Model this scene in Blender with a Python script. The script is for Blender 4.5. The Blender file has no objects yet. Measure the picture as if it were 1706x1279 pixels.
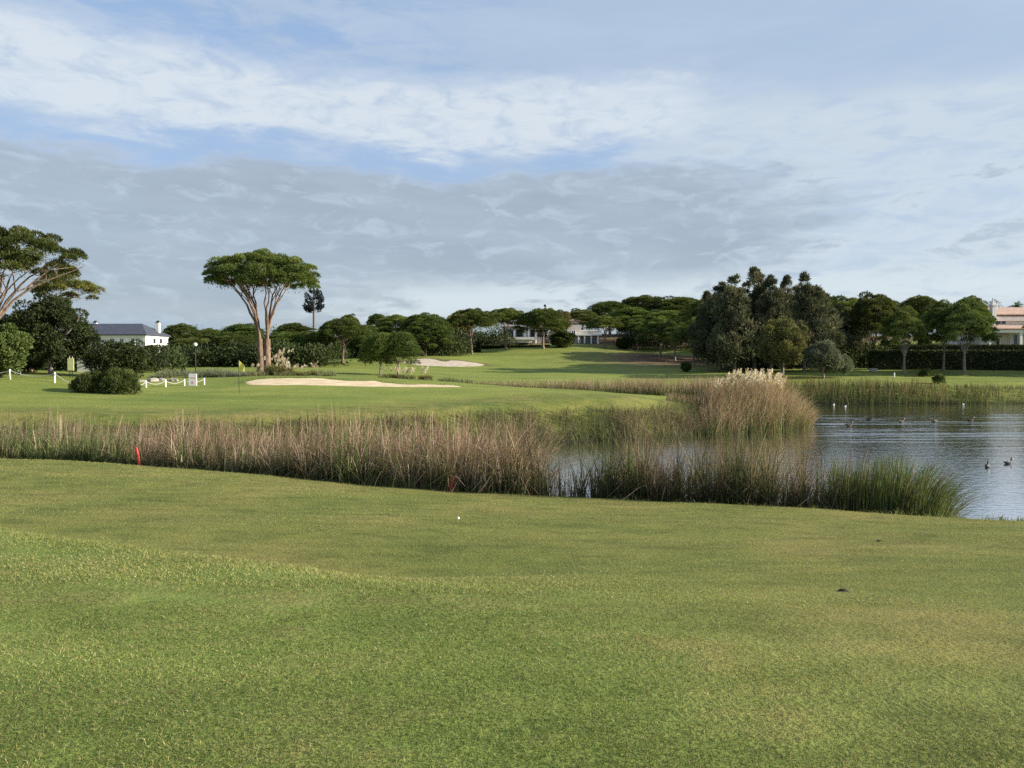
import bpy, math, random
import numpy as np
from mathutils import Vector, Matrix

rs = np.random.RandomState(11)
random.seed(5)
scene = bpy.context.scene
COL = scene.collection
PI = math.pi

# ------------------------------------------------------------------ camera
FPX = 1281.0
CAMZ = 4.5
PITCH = math.atan(39.5 / FPX)
cam_d = bpy.data.cameras.new('camera')
cam_d.sensor_width = 36.0
cam_d.lens = 36.0 * FPX / 1706.0
cam_d.clip_start = 0.1
cam_d.clip_end = 5000
cam = bpy.data.objects.new('camera', cam_d)
COL.objects.link(cam)
cam.location = (0, 0, CAMZ)
cam.rotation_euler = (PI / 2 - PITCH, 0, 0)
scene.camera = cam


def pt(px, py, D):
    """photo pixel at forward distance D -> world point"""
    cx = (px - 853.0) / FPX
    cy = (639.5 - py) / FPX
    dy = math.cos(PITCH) + math.sin(PITCH) * cy
    dz = -math.sin(PITCH) + math.cos(PITCH) * cy
    t = D / dy
    return np.array([cx * t, D, CAMZ + dz * t])


def xat(px, D):
    return (px - 853.0) / FPX * D


# ------------------------------------------------------------------ tagging and mesh helpers
def tag(o, label=None, cat=None, group=None, kind=None):
    if label: o['label'] = label
    if cat: o['category'] = cat
    if group: o['group'] = group
    if kind: o['kind'] = kind
    return o


def empty(name, loc=(0, 0, 0), rz=0.0):
    o = bpy.data.objects.new(name, None)
    o.empty_display_size = 0.3
    COL.objects.link(o)
    o.location = loc
    o.rotation_euler = (0, 0, rz)
    return o


def mk(name, parts, mats, parent=None, col=None, smooth=False):
    """parts: list of (V, F, matindex); F arrays of 3 or 4 columns. One mesh object."""
    Vs, loops, starts, totals, mi = [], [], [], [], []
    off = 0
    ls = 0
    for V, F, m in parts:
        V = np.asarray(V, dtype=np.float32).reshape(-1, 3)
        F = np.asarray(F, dtype=np.int32)
        k = F.shape[1]
        Vs.append(V)
        loops.append((F + off).ravel())
        starts.append(ls + np.arange(len(F), dtype=np.int32) * k)
        totals.append(np.full(len(F), k, dtype=np.int32))
        mi.append(np.full(len(F), m, dtype=np.int32))
        off += len(V)
        ls += F.size
    V = np.concatenate(Vs); L = np.concatenate(loops)
    S = np.concatenate(starts); T = np.concatenate(totals); MI = np.concatenate(mi)
    me = bpy.data.meshes.new(name)
    me.vertices.add(len(V)); me.vertices.foreach_set('co', V.ravel())
    me.loops.add(len(L)); me.loops.foreach_set('vertex_index', L)
    me.polygons.add(len(S)); me.polygons.foreach_set('loop_start', S)
    me.polygons.foreach_set('loop_total', T)
    me.polygons.foreach_set('material_index', MI)
    me.polygons.foreach_set('use_smooth', np.full(len(S), bool(smooth)))
    if not isinstance(mats, (list, tuple)): mats = [mats]
    for m in mats: me.materials.append(m)
    if col is not None:
        a = me.color_attributes.new('col', 'FLOAT_COLOR', 'POINT')
        c = np.ones((len(V), 4), dtype=np.float32)
        c[:, :col.shape[1]] = col
        a.data.foreach_set('color', c.ravel())
    me.update(calc_edges=True)
    me.validate()
    o = bpy.data.objects.new(name, me)
    COL.objects.link(o)
    if parent is not None: o.parent = parent
    return o


def cat(parts):
    Vs, Fs, off = [], [], 0
    for V, F in parts:
        Vs.append(np.asarray(V, dtype=np.float64).reshape(-1, 3))
        Fs.append(np.asarray(F, dtype=np.int64) + off)
        off += len(Vs[-1])
    return np.concatenate(Vs), np.concatenate(Fs)


def box(x0, x1, y0, y1, z0, z1):
    V = np.array([[x0, y0, z0], [x1, y0, z0], [x1, y1, z0], [x0, y1, z0],
                  [x0, y0, z1], [x1, y0, z1], [x1, y1, z1], [x0, y1, z1]], float)
    F = np.array([[0, 3, 2, 1], [4, 5, 6, 7], [0, 1, 5, 4], [1, 2, 6, 5], [2, 3, 7, 6], [3, 0, 4, 7]])
    return V, F


def bevbox(x0, x1, y0, y1, z0, z1, b=0.02):
    """box whose vertical edges are chamfered and top edge rounded in"""
    def ring(i, z):
        return [[x0 + b + i, y0 + i, z], [x1 - b - i, y0 + i, z], [x1 - i, y0 + b + i, z], [x1 - i, y1 - b - i, z],
                [x1 - b - i, y1 - i, z], [x0 + b + i, y1 - i, z], [x0 + i, y1 - b - i, z], [x0 + i, y0 + b + i, z]]
    rings = [ring(0, z0), ring(0, z1 - b), ring(b, z1)]
    V = np.array(rings).reshape(-1, 3)
    F = []
    for r in range(2):
        for k in range(8):
            F.append([r * 8 + k, r * 8 + (k + 1) % 8, r * 8 + 8 + (k + 1) % 8, r * 8 + 8 + k])
    c = len(V)
    V = np.vstack([V, [[(x0 + x1) / 2, (y0 + y1) / 2, z1]]])
    for k in range(0, 8, 2):
        F.append([16 + k, 16 + (k + 1) % 8, 16 + (k + 2) % 8, c])
    return V, np.array(F)


def hip_roof(x0, x1, y0, y1, z0, h, inset, thick=0.18):
    """hipped roof, ridge along x"""
    ym = (y0 + y1) / 2
    V = np.array([[x0, y0, z0], [x1, y0, z0], [x1, y1, z0], [x0, y1, z0],
                  [x0, y0, z0 + thick], [x1, y0, z0 + thick], [x1, y1, z0 + thick], [x0, y1, z0 + thick],
                  [x0 + inset, ym, z0 + h], [x1 - inset, ym, z0 + h]], float)
    q = np.array([[0, 3, 2, 1], [0, 1, 5, 4], [1, 2, 6, 5], [2, 3, 7, 6], [3, 0, 4, 7],
                  [4, 5, 9, 8], [6, 7, 8, 9]])
    t = np.array([[5, 6, 9], [7, 4, 8]])
    return (V, q), (V, t)


def tube(P, R, sides=7, cap=True):
    P = np.asarray(P, float); n = len(P)
    R = np.asarray(R, float) * np.ones(n)
    T = np.gradient(P, axis=0)
    T /= np.linalg.norm(T, axis=1)[:, None] + 1e-9
    ref = np.array([1.0, 0.13, 0.07]) if abs(T[0][0]) < 0.8 else np.array([0.1, 1, 0.1])
    V = []
    for i in range(n):
        a = np.cross(T[i], ref); a /= np.linalg.norm(a) + 1e-9
        b = np.cross(T[i], a)
        ang = np.arange(sides) / sides * 2 * PI
        V.append(P[i] + R[i] * (np.cos(ang)[:, None] * a + np.sin(ang)[:, None] * b))
    V = np.concatenate(V)
    F = []
    for i in range(n - 1):
        for k in range(sides):
            k2 = (k + 1) % sides
            F.append([i * sides + k, i * sides + k2, (i + 1) * sides + k2, (i + 1) * sides + k])
    if cap:
        c0 = len(V); V = np.vstack([V, P[-1] + T[-1] * R[-1] * 0.3])
        for k in range(0, sides):
            F.append([(n - 1) * sides + k, (n - 1) * sides + (k + 1) % sides, c0, c0])
    F = np.array(F)
    return V, F


def fixtri(V, F):
    """split degenerate quads (a,b,c,c) into a triangle array"""
    deg = F[:, 2] == F[:, 3]
    out = []
    if (~deg).any(): out.append((V, F[~deg]))
    if deg.any(): out.append((V, F[deg][:, :3]))
    return out


def parts_of(VF, m=0):
    V, F = VF
    return [(V, f, m) for V, f in fixtri(np.asarray(V), np.asarray(F))]


def lathe(prof, sides=16):
    V, F = [], []
    for r, z in prof:
        a = np.arange(sides) / sides * 2 * PI
        V.append(np.stack([r * np.cos(a), r * np.sin(a), np.full(sides, z)], 1))
    n = len(prof); V = np.concatenate(V)
    for i in range(n - 1):
        for k in range(sides):
            k2 = (k + 1) % sides
            F.append([i * sides + k, i * sides + k2, (i + 1) * sides + k2, (i + 1) * sides + k])
    return V, np.array(F)


def move(VF, d):
    return np.asarray(VF[0], float) + np.asarray(d, float), VF[1]


# ------------------------------------------------------------------ materials
def new_mat(name):
    m = bpy.data.materials.new(name)
    m.use_nodes = True
    nt = m.node_tree
    nt.nodes.clear()
    return m, nt


def nd(nt, t, **kw):
    n = nt.nodes.new(t)
    for k, v in kw.items():
        if k.startswith('i_'):
            n.inputs[k[2:].replace('_', ' ')].default_value = v
        else:
            setattr(n, k, v)
    return n


def ramp(nt, fac, stops):
    r = nt.nodes.new('ShaderNodeValToRGB')
    els = r.color_ramp.elements
    while len(els) < len(stops): els.new(0.5)
    for e, (p, c) in zip(els, stops):
        e.position = p; e.color = (*c, 1) if len(c) == 3 else c
    nt.links.new(fac, r.inputs[0])
    return r.outputs[0]


def leaf_mat(name, transl=0.3, vary=0.25, rough=0.7, tint=(1, 1, 1)):
    m, nt = new_mat(name)
    out = nd(nt, 'ShaderNodeOutputMaterial')
    at = nd(nt, 'ShaderNodeAttribute', attribute_name='col')
    oi = nd(nt, 'ShaderNodeObjectInfo')
    mr = nd(nt, 'ShaderNodeMapRange')
    mr.inputs['To Min'].default_value = 1 - vary
    mr.inputs['To Max'].default_value = 1 + vary
    nt.links.new(oi.outputs['Random'], mr.inputs['Value'])
    hs = nd(nt, 'ShaderNodeHueSaturation')
    nt.links.new(at.outputs['Color'], hs.inputs['Color'])
    nt.links.new(mr.outputs['Result'], hs.inputs['Value'])
    mr2 = nd(nt, 'ShaderNodeMapRange')
    mr2.inputs['To Min'].default_value = 0.5 - 0.05 * vary
    mr2.inputs['To Max'].default_value = 0.5 + 0.06 * vary
    ml = nd(nt, 'ShaderNodeMath', operation='FRACT')
    mm = nd(nt, 'ShaderNodeMath', operation='MULTIPLY'); mm.inputs[1].default_value = 7.31
    nt.links.new(oi.outputs['Random'], mm.inputs[0]); nt.links.new(mm.outputs[0], ml.inputs[0])
    nt.links.new(ml.outputs[0], mr2.inputs['Value'])
    nt.links.new(mr2.outputs['Result'], hs.inputs['Hue'])
    p = nd(nt, 'ShaderNodeBsdfPrincipled')
    p.inputs['Roughness'].default_value = rough
    p.inputs['Specular IOR Level'].default_value = 0.25
    nt.links.new(hs.outputs['Color'], p.inputs['Base Color'])
    tr = nd(nt, 'ShaderNodeBsdfTranslucent')
    mc = nd(nt, 'ShaderNodeMix', data_type='RGBA', blend_type='MULTIPLY')
    mc.inputs[0].default_value = 1.0
    nt.links.new(hs.outputs['Color'], mc.inputs[6]); mc.inputs[7].default_value = (1.25, 1.2, 0.7, 1)
    nt.links.new(mc.outputs[2], tr.inputs['Color'])
    mx = nd(nt, 'ShaderNodeMixShader'); mx.inputs[0].default_value = transl
    nt.links.new(p.outputs[0], mx.inputs[1]); nt.links.new(tr.outputs[0], mx.inputs[2])
    nt.links.new(mx.outputs[0], out.inputs['Surface'])
    return m


def noise_mat(name, c1, c2, scale=5.0, rough=0.8, bump=0.2, detail=5, c3=None, stretch=None, metallic=0.0, spec=0.4):
    m, nt = new_mat(name)
    out = nd(nt, 'ShaderNodeOutputMaterial')
    tc = nd(nt, 'ShaderNodeTexCoord')
    src = tc.outputs['Object']
    if stretch:
        mp = nd(nt, 'ShaderNodeMapping'); mp.inputs['Scale'].default_value = stretch
        nt.links.new(src, mp.inputs['Vector']); src = mp.outputs['Vector']
    n = nd(nt, 'ShaderNodeTexNoise'); n.inputs['Scale'].default_value = scale; n.inputs['Detail'].default_value = detail
    nt.links.new(src, n.inputs['Vector'])
    stops = [(0.3, c1), (0.7, c2)] if c3 is None else [(0.25, c1), (0.5, c2), (0.75, c3)]
    c = ramp(nt, n.outputs['Fac'], stops)
    p = nd(nt, 'ShaderNodeBsdfPrincipled')
    p.inputs['Roughness'].default_value = rough
    p.inputs['Metallic'].default_value = metallic
    p.inputs['Specular IOR Level'].default_value = spec
    nt.links.new(c, p.inputs['Base Color'])
    if bump:
        b = nd(nt, 'ShaderNodeBump'); b.inputs['Strength'].default_value = bump; b.inputs['Distance'].default_value = 0.05
        nt.links.new(n.outputs['Fac'], b.inputs['Height']); nt.links.new(b.outputs['Normal'], p.inputs['Normal'])
    nt.links.new(p.outputs[0], out.inputs['Surface'])
    return m


M_LEAF = leaf_mat('pine_foliage', 0.28, 0.32)
M_DARKLEAF = leaf_mat('dark_foliage', 0.2, 0.15)
M_REED = leaf_mat('reed_blades', 0.3, 0.0, 0.8)
M_GRASS = leaf_mat('grass_blades', 0.35, 0.0, 0.75)
M_BARK = noise_mat('pine_bark', (0.10, 0.065, 0.045), (0.30, 0.205, 0.15), 6, 0.9, 0.6, 6, stretch=(1, 1, 0.25))
M_BARKG = noise_mat('grey_bark', (0.10, 0.085, 0.07), (0.28, 0.25, 0.21), 7, 0.9, 0.6, 6, stretch=(1, 1, 0.25))
M_WHITE = noise_mat('white_render', (0.70, 0.68, 0.64), (0.82, 0.80, 0.77), 1.2, 0.85, 0.0)
M_CREAM = noise_mat('cream_render', (0.52, 0.48, 0.42), (0.66, 0.62, 0.55), 1.0, 0.85, 0.0)
M_PAINT = noise_mat('white_paint', (0.72, 0.71, 0.68), (0.84, 0.83, 0.80), 9, 0.5, 0.0)
M_SLATE = noise_mat('slate_roof', (0.035, 0.04, 0.055), (0.075, 0.08, 0.10), 3, 0.6, 0.2, stretch=(0.5, 0.5, 4))
M_SLATEL = noise_mat('pale_slate_roof', (0.16, 0.18, 0.21), (0.26, 0.28, 0.32), 3, 0.5, 0.2)
M_TILE = noise_mat('terracotta_tiles', (0.22, 0.12, 0.08), (0.46, 0.30, 0.22), 2.5, 0.85, 0.5, c3=(0.52, 0.37, 0.29), stretch=(3, 0.6, 1))
M_GLASS = noise_mat('window_glass', (0.015, 0.018, 0.022), (0.04, 0.045, 0.05), 2, 0.08, 0.0, spec=0.6)
M_DARKMETAL = noise_mat('dark_metal', (0.015, 0.02, 0.018), (0.03, 0.035, 0.03), 8, 0.45, 0.05)
M_GLOBE = noise_mat('opal_glass', (0.75, 0.75, 0.73), (0.85, 0.85, 0.83), 3, 0.25, 0.0)
M_ROPE = noise_mat('rope', (0.45, 0.42, 0.36), (0.62, 0.59, 0.52), 40, 0.9, 0.3)
M_YELLOW = noise_mat('yellow_cloth', (0.62, 0.55, 0.10), (0.78, 0.70, 0.16), 6, 0.8, 0.1)
M_YSIGN = noise_mat('pale_yellow_board', (0.60, 0.60, 0.24), (0.74, 0.73, 0.36), 3, 0.6, 0.05)
M_RED = noise_mat('red_paint', (0.42, 0.035, 0.025), (0.58, 0.06, 0.04), 12, 0.55, 0.1)
M_PINK = noise_mat('pink_print', (0.62, 0.26, 0.36), (0.70, 0.34, 0.44), 8, 0.7, 0.0)
M_STONE = noise_mat('garden_stone', (0.20, 0.18, 0.15), (0.38, 0.35, 0.30), 2.5, 0.9, 0.3)
M_MAST = noise_mat('mast_steel', (0.10, 0.10, 0.11), (0.18, 0.18, 0.19), 4, 0.6, 0.05)

# ------------------------------------------------------------------ terrain
ZCX = [-40, -16, -10.8, -6.5, -3.9, -1.5, 2, 9.5, 30]
ZCZ = [1.6, 1.5, 1.53, 1.44, 1.30, 1.25, 1.25, 1.33, 1.35]


def crest(x):
    return np.clip(18.6 - 0.33 * np.asarray(x, float), 4, 32)


near_bank = [(x, float(crest(x)) + 2.7) for x in (-28, -22, -16, -10, -5, 0, 5, 9, 12, 16, 22, 30, 40)]
coast = [(140, -8), (140, 82), (53, 80), (40, 79.2), (31, 79.5), (24, 73), (20.5, 64), (21.4, 56), (19, 51), (16.3, 48.9),
         (11.1, 46.5), (8, 43.6), (4.9, 42.7), (0.9, 41), (-5, 36.5), (-12, 33.5), (-18, 32), (-24, 31.2)]
POND = np.array(near_bank + coast)


def sdist(x, y):
    """signed distance to the pond outline, positive on land"""
    x = np.asarray(x, float); y = np.asarray(y, float)
    d = np.full(x.shape, 1e9); inside = np.zeros(x.shape, bool)
    n = len(POND)
    for i in range(n):
        ax, ay = POND[i]; bx, by = POND[(i + 1) % n]
        ex, ey = bx - ax, by - ay
        t = np.clip(((x - ax) * ex + (y - ay) * ey) / (ex * ex + ey * ey), 0, 1)
        d = np.minimum(d, np.hypot(x - ax - t * ex, y - ay - t * ey))
        c = ((ay > y) != (by > y)) & (x < (bx - ax) * (y - ay) / (by - ay + 1e-12) + ax)
        inside ^= c
    return np.where(inside, -d, d)


CTRL = [(0, 672, 40), (-300, 672, 40), (200, 672, 41), (400, 672, 42), (600, 676, 42), (800, 680, 43),
        (0, 634, 52), (90, 634, 53), (-250, 630, 55), (177, 656, 48), (243, 651, 55), (300, 645, 58), (398, 655, 50),
        (420, 643.5, 57), (600, 644, 57), (760, 645, 56.5), (480, 627.5, 63), (560, 629, 63), (640, 633, 63), (740, 637, 62), (850, 645, 54),
        (960, 650, 52), (1060, 660, 50), (1150, 672, 48.5), (1230, 690, 51),
        (860, 643, 66), (930, 648, 65), (1000, 653, 64), (1100, 658, 62), (1200, 655, 66),
        (443, 620, 78), (300, 625, 75), (150, 621, 70), (0, 614, 70), (-300, 610, 75),
        (620, 630, 75), (700, 632, 80), (900, 631, 85), (1050, 637, 85), (1150, 641, 85), (1250, 640, 84),
        (740, 611, 112), (740, 597, 119), (633, 625, 85), (575, 608, 110), (785, 588, 140), (906, 579, 145),
        (1005, 577, 150), (950, 601, 125), (850, 605, 122), (1060, 584, 150), (1090, 606, 120), (1150, 624, 98), (1250, 628, 92),
        (1400, 633, 90), (1505, 622, 98), (1600, 621, 98), (1700, 641, 88), (1700, 621, 100), (1900, 625, 95), (1500, 614, 108), (1640, 612, 108), (1800, 612, 108), (1640, 596, 120), (1690, 576, 130),
        (300, 614, 100), (450, 611, 103), (530, 609, 108), (400, 604, 122), (200, 600, 140), (0, 597, 140), (500, 590, 160), (-400, 595, 150),
        (853, 560, 200), (1100, 556, 190), (1500, 560, 200), (2000, 560, 180), (0, 580, 250), (853, 566, 300), (1700, 562, 300),
        (-1500, 580, 300), (3000, 570, 300), (853, 588, 900), (-400, 590, 900), (2200, 588, 900)]
CP = np.array([pt(*c) for c in CTRL])


def _phi(r):
    return np.sqrt(r * r + 36.0)


_A = _phi(np.hypot(CP[:, None, 0] - CP[None, :, 0], CP[:, None, 1] - CP[None, :, 1]))
_n = len(CP)
_A2 = np.zeros((_n + 1, _n + 1)); _A2[:_n, :_n] = _A - np.eye(_n) * 0.6; _A2[_n, :_n] = 1; _A2[:_n, _n] = 1
_W = np.linalg.solve(_A2, np.append(CP[:, 2], 0))


def far_land(x, y):
    z = np.full(x.shape, _W[_n])
    for i in range(_n):
        z = z + _W[i] * _phi(np.hypot(x - CP[i, 0], y - CP[i, 1]))
    return np.clip(z, 0.8, 14)


_und = [(rs.uniform(-1, 1), rs.uniform(-1, 1), rs.uniform(0, 6.28)) for _ in range(14)]


def undul(x, y):
    z = 0
    for i, (a, b, c) in enumerate(_und):
        k = 0.5 + 0.22 * i
        z = z + np.sin(k * (a * x * 0.8 + b * y * 1.3) + c) / (1 + 0.5 * i)
    return z


def sstep(t):
    t = np.clip(t, 0, 1)
    return t * t * (3 - 2 * t)


def mound(x, y):
    dm = 5.4 - 0.5 * (x + 1.03)
    dm = np.minimum(dm, 9.5)
    w = 2.4 + np.maximum(0, x + 1.2) * 1.6
    return 1 - sstep((y - dm) / w + 0.15)


def hgt(x, y):
    x = np.asarray(x, float); y = np.asarray(y, float)
    c = crest(x)
    s = np.clip(y / c, 0, 1.4)
    zc = np.interp(x, ZCX, ZCZ)
    zn = zc + (2.78 - zc) * (1 - s ** 1.4)
    zn = zn + 0.45 * mound(x, y) + 0.022 * undul(x, y) * sstep((y - 2) / 6)
    # the hollow behind the mound
    zn = zn - 0.10 * np.exp(-(((y - 13.5 + 0.15 * x) / 2.2) ** 2)) * sstep((4 - x) / 8)
    zf = far_land(x, y) + 0.03 * undul(x * 0.5, y * 0.5)
    w = sstep((y - c - 2.7) / 4)
    land = zn * (1 - w) + zf * w
    sd = sdist(x, y)
    bank = np.where(sd > 0, 0.58 * sd, 0.4 * sd) - 0.02
    k = 0.22
    h = np.clip(0.5 + 0.5 * (bank - land) / k, 0, 1)
    z = bank * (1 - h) + land * h - k * h * (1 - h)
    return np.maximum(z, -1.3)


def g(px, D):
    x = xat(px, D)
    return (x, D, float(hgt(np.array([x]), np.array([D]))[0]))


def hit(px, py, d0=2.0, d1=400.0):
    """where the sight line through a photo pixel meets the terrain"""
    ds = np.concatenate([np.arange(d0, 40, 0.02), np.arange(40, d1, 0.1)]) if d0 < 40 else np.arange(d0, d1, 0.1)
    a = pt(px, py, 1.0); dx, dz = a[0], a[2] - CAMZ
    z = CAMZ + dz * ds
    h = hgt(dx * ds, ds)
    i = np.argmax(z <= h)
    return np.array([dx * ds[i], ds[i], h[i]])


def arc(a, b, step): return np.arange(a, b, step)


ys = np.concatenate([np.linspace(-18, 1.5, 20), arc(1.7, 30, 0.2), arc(30, 150, 0.7), 150 + np.cumsum(0.8 * 1.075 ** np.arange(66))])
xh = np.concatenate([arc(0, 24, 0.24), arc(24, 90, 0.75), 90 + np.cumsum(0.9 * 1.095 ** np.arange(56))])
xs = np.concatenate([-xh[:0:-1], xh])
X, Y = np.meshgrid(xs, ys)
Z = hgt(X.ravel(), Y.ravel()).reshape(X.shape)

# sand traps: outlines drawn from where sight lines meet the ground
SAND1 = [(408, 636), (425, 630.5), (450, 628.5), (490, 629.5), (520, 629), (545, 630.5), (572, 634), (600, 634), (622, 632.5), (645, 636), (670, 638.5),
         (700, 638), (735, 638), (760, 641), (771, 643.8), (755, 645), (700, 645), (600, 644.5), (500, 644), (430, 643), (412, 641)]
SAND2 = [(671, 605), (690, 600), (715, 598), (728, 601), (742, 603), (752, 600), (775, 600), (800, 601.5), (806, 604), (790, 608), (750, 610), (700, 610), (680, 608)]


def smooth_poly(P, n=4):
    P = np.array(P)
    m = len(P); out = []
    for i in range(m):
        p0, p1, p2, p3 = P[i - 1], P[i], P[(i + 1) % m], P[(i + 2) % m]
        for k in range(n):
            t = k / n
            out.append(0.5 * (2 * p1 + (p2 - p0) * t + (2 * p0 - 5 * p1 + 4 * p2 - p3) * t * t + (3 * p1 - p0 - 3 * p2 + p3) * t ** 3))
    return np.array(out)


def in_poly(x, y, P):
    inside = np.zeros(x.shape, bool); n = len(P)
    for i in range(n):
        ax, ay = P[i]; bx, by = P[(i + 1) % n]
        inside ^= ((ay > y) != (by > y)) & (x < (bx - ax) * (y - ay) / (by - ay + 1e-12) + ax)
    return inside


def poly_sd(x, y, P):
    d = np.full(x.shape, 1e9); n = len(P)
    for i in range(n):
        ax, ay = P[i]; bx, by = P[(i + 1) % n]; ex, ey = bx - ax, by - ay
        t = np.clip(((x - ax) * ex + (y - ay) * ey) / (ex * ex + ey * ey + 1e-9), 0, 1)
        d = np.minimum(d, np.hypot(x - ax - t * ex, y - ay - t * ey))
    return np.where(in_poly(x, y, P), d, -d)


def sand_outline(S, D0, D1):
    out = []
    ymax = max(p[1] for p in S); ymin = min(p[1] for p in S)
    for px, py in S:
        D = D0 + (D1 - D0) * (ymax - py) / (ymax - ymin)
        out.append((xat(px, D), D))
    return smooth_poly(out)


S1 = sand_outline(SAND1, 57.0, 63.0)
S2 = sand_outline(SAND2, 112.0, 119.5)

# zones for the turf material
Xf, Yf = X.ravel(), Y.ravel()
sd_all = sdist(Xf, Yf)
rough = mound(Xf, Yf) * sstep((3.0 - Xf) / 4.0 + 0.1) * (Yf < 14)
far = sstep((Yf - 32) / 4)
mown = far * np.where(Yf < 68, sstep((sd_all - 5) / 4), 1.0) * (1 - 0.75 * np.exp(-((Yf - 64) / 3.5) ** 2) * (Xf > 2)) * sstep((160 - Yf) / 10)
earth_c = pt(1110, 600, 125)
earth = np.exp(-(((Xf - earth_c[0]) / 11) ** 2 + ((Yf - 128) / 14) ** 2)) * 1.3
earth = np.maximum(earth, 0.9 * sstep((Yf - 150) / 10))
lip = np.exp(-np.maximum(-poly_sd(Xf, Yf, S2) - 0.3, 0) ** 2 / 1.5) * (Yf > 114)
earth = np.maximum(earth, lip * 0.7)
mud = sstep((0.9 - sd_all) / 0.8)
hill = sstep((Yf - 75) / 15)
zone = np.stack([rough, mown, np.clip(earth, 0, 1), mud], 1)
nx, ny = len(xs), len(ys)
I = np.arange(nx * ny).reshape(ny, nx)
FQ = np.stack([I[:-1, :-1].ravel(), I[:-1, 1:].ravel(), I[1:, 1:].ravel(), I[1:, :-1].ravel()], 1)


def turf_mat():
    m, nt = new_mat('turf')
    L = nt.links.new
    out = nd(nt, 'ShaderNodeOutputMaterial')
    tc = nd(nt, 'ShaderNodeTexCoord')
    at = nd(nt, 'ShaderNodeAttribute', attribute_name='col')
    sep = nd(nt, 'ShaderNodeSeparateColor'); L(at.outputs['Color'], sep.inputs[0])

    def noise(scale, det=4, rough=0.55, st=None):
        src = tc.outputs['Object']
        if st:
            mp = nd(nt, 'ShaderNodeMapping'); mp.inputs['Scale'].default_value = st
            L(src, mp.inputs[0]); src = mp.outputs[0]
        n = nd(nt, 'ShaderNodeTexNoise'); n.inputs['Scale'].default_value = scale
        n.inputs['Detail'].default_value = det; n.inputs['Roughness'].default_value = rough
        L(src, n.inputs['Vector']); return n.outputs['Fac']

    def mix(f, a, b, bt='MIX'):
        x = nd(nt, 'ShaderNodeMix', data_type='RGBA', blend_type=bt)
        if isinstance(f, float): x.inputs[0].default_value = f
        else: L(f, x.inputs[0])
        for i, v in ((6, a), (7, b)):
            if isinstance(v, tuple): x.inputs[i].default_value = (*v, 1)
            else: L(v, x.inputs[i])
        return x.outputs[2]

    big = noise(0.33, 5, 0.6)
    mid = noise(1.7, 5, 0.65, (0.7, 1.3, 1))
    fine = noise(38, 3, 0.7)
    vfine = noise(150, 2, 0.6)
    fair = ramp(nt, big, [(0.30, (0.105, 0.135, 0.028)), (0.5, (0.16, 0.17, 0.042)), (0.68, (0.21, 0.185, 0.06))])
    patch = ramp(nt, mid, [(0.32, (0.55, 0.6, 0.55)), (0.5, (0.95, 0.97, 0.95)), (0.72, (1.3, 1.2, 1.15))])
    c = mix(0.85, fair, patch, 'MULTIPLY')
    roughc = ramp(nt, mid, [(0.3, (0.11, 0.155, 0.032)), (0.52, (0.16, 0.205, 0.045)), (0.74, (0.24, 0.22, 0.075))])
    c = mix(sep.outputs[0], c, roughc)
    mownc = ramp(nt, noise(0.22, 4), [(0.3, (0.135, 0.18, 0.034)), (0.7, (0.215, 0.235, 0.052))])
    mownc = mix(0.9, mownc, ramp(nt, noise(1.0, 4, 0.6, (0.04, 0.45, 1)), [(0.35, (0.80, 0.84, 0.80)), (0.5, (1, 1, 1)), (0.65, (1.14, 1.10, 1.1))]), 'MULTIPLY')
    c = mix(sep.outputs[1], c, mownc)
    earthc = ramp(nt, noise(0.6, 6), [(0.35, (0.075, 0.05, 0.028)), (0.6, (0.15, 0.095, 0.055)), (0.8, (0.09, 0.085, 0.03))])
    c = mix(sep.outputs[2], c, earthc)
    c = mix(at.outputs['Alpha'], c, (0.03, 0.028, 0.018))
    ff = ramp(nt, fine, [(0.28, (0.62, 0.64, 0.6)), (0.5, (1, 1, 1)), (0.75, (1.3, 1.28, 1.2))])
    c = mix(0.75, c, ff, 'MULTIPLY')
    vf = ramp(nt, vfine, [(0.3, (0.7, 0.7, 0.7)), (0.6, (1.1, 1.1, 1.1))])
    c = mix(0.7, c, vf, 'MULTIPLY')
    p = nd(nt, 'ShaderNodeBsdfPrincipled'); p.inputs['Roughness'].default_value = 0.9
    p.inputs['Specular IOR Level'].default_value = 0.15
    L(c, p.inputs['Base Color'])
    b1 = nd(nt, 'ShaderNodeBump'); b1.inputs['Strength'].default_value = 0.6; b1.inputs['Distance'].default_value = 0.03
    L(fine, b1.inputs['Height'])
    b2 = nd(nt, 'ShaderNodeBump'); b2.inputs['Strength'].default_value = 0.5; b2.inputs['Distance'].default_value = 0.12
    L(mid, b2.inputs['Height']); L(b1.outputs[0], b2.inputs['Normal'])
    L(b2.outputs[0], p.inputs['Normal'])
    L(p.outputs[0], out.inputs['Surface'])
    return m


M_TURF = turf_mat()
ground = mk('ground', [(np.stack([Xf, Yf, Z.ravel()], 1), FQ, 0)], M_TURF, col=zone, smooth=True)
tag(ground, kind='structure')

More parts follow.
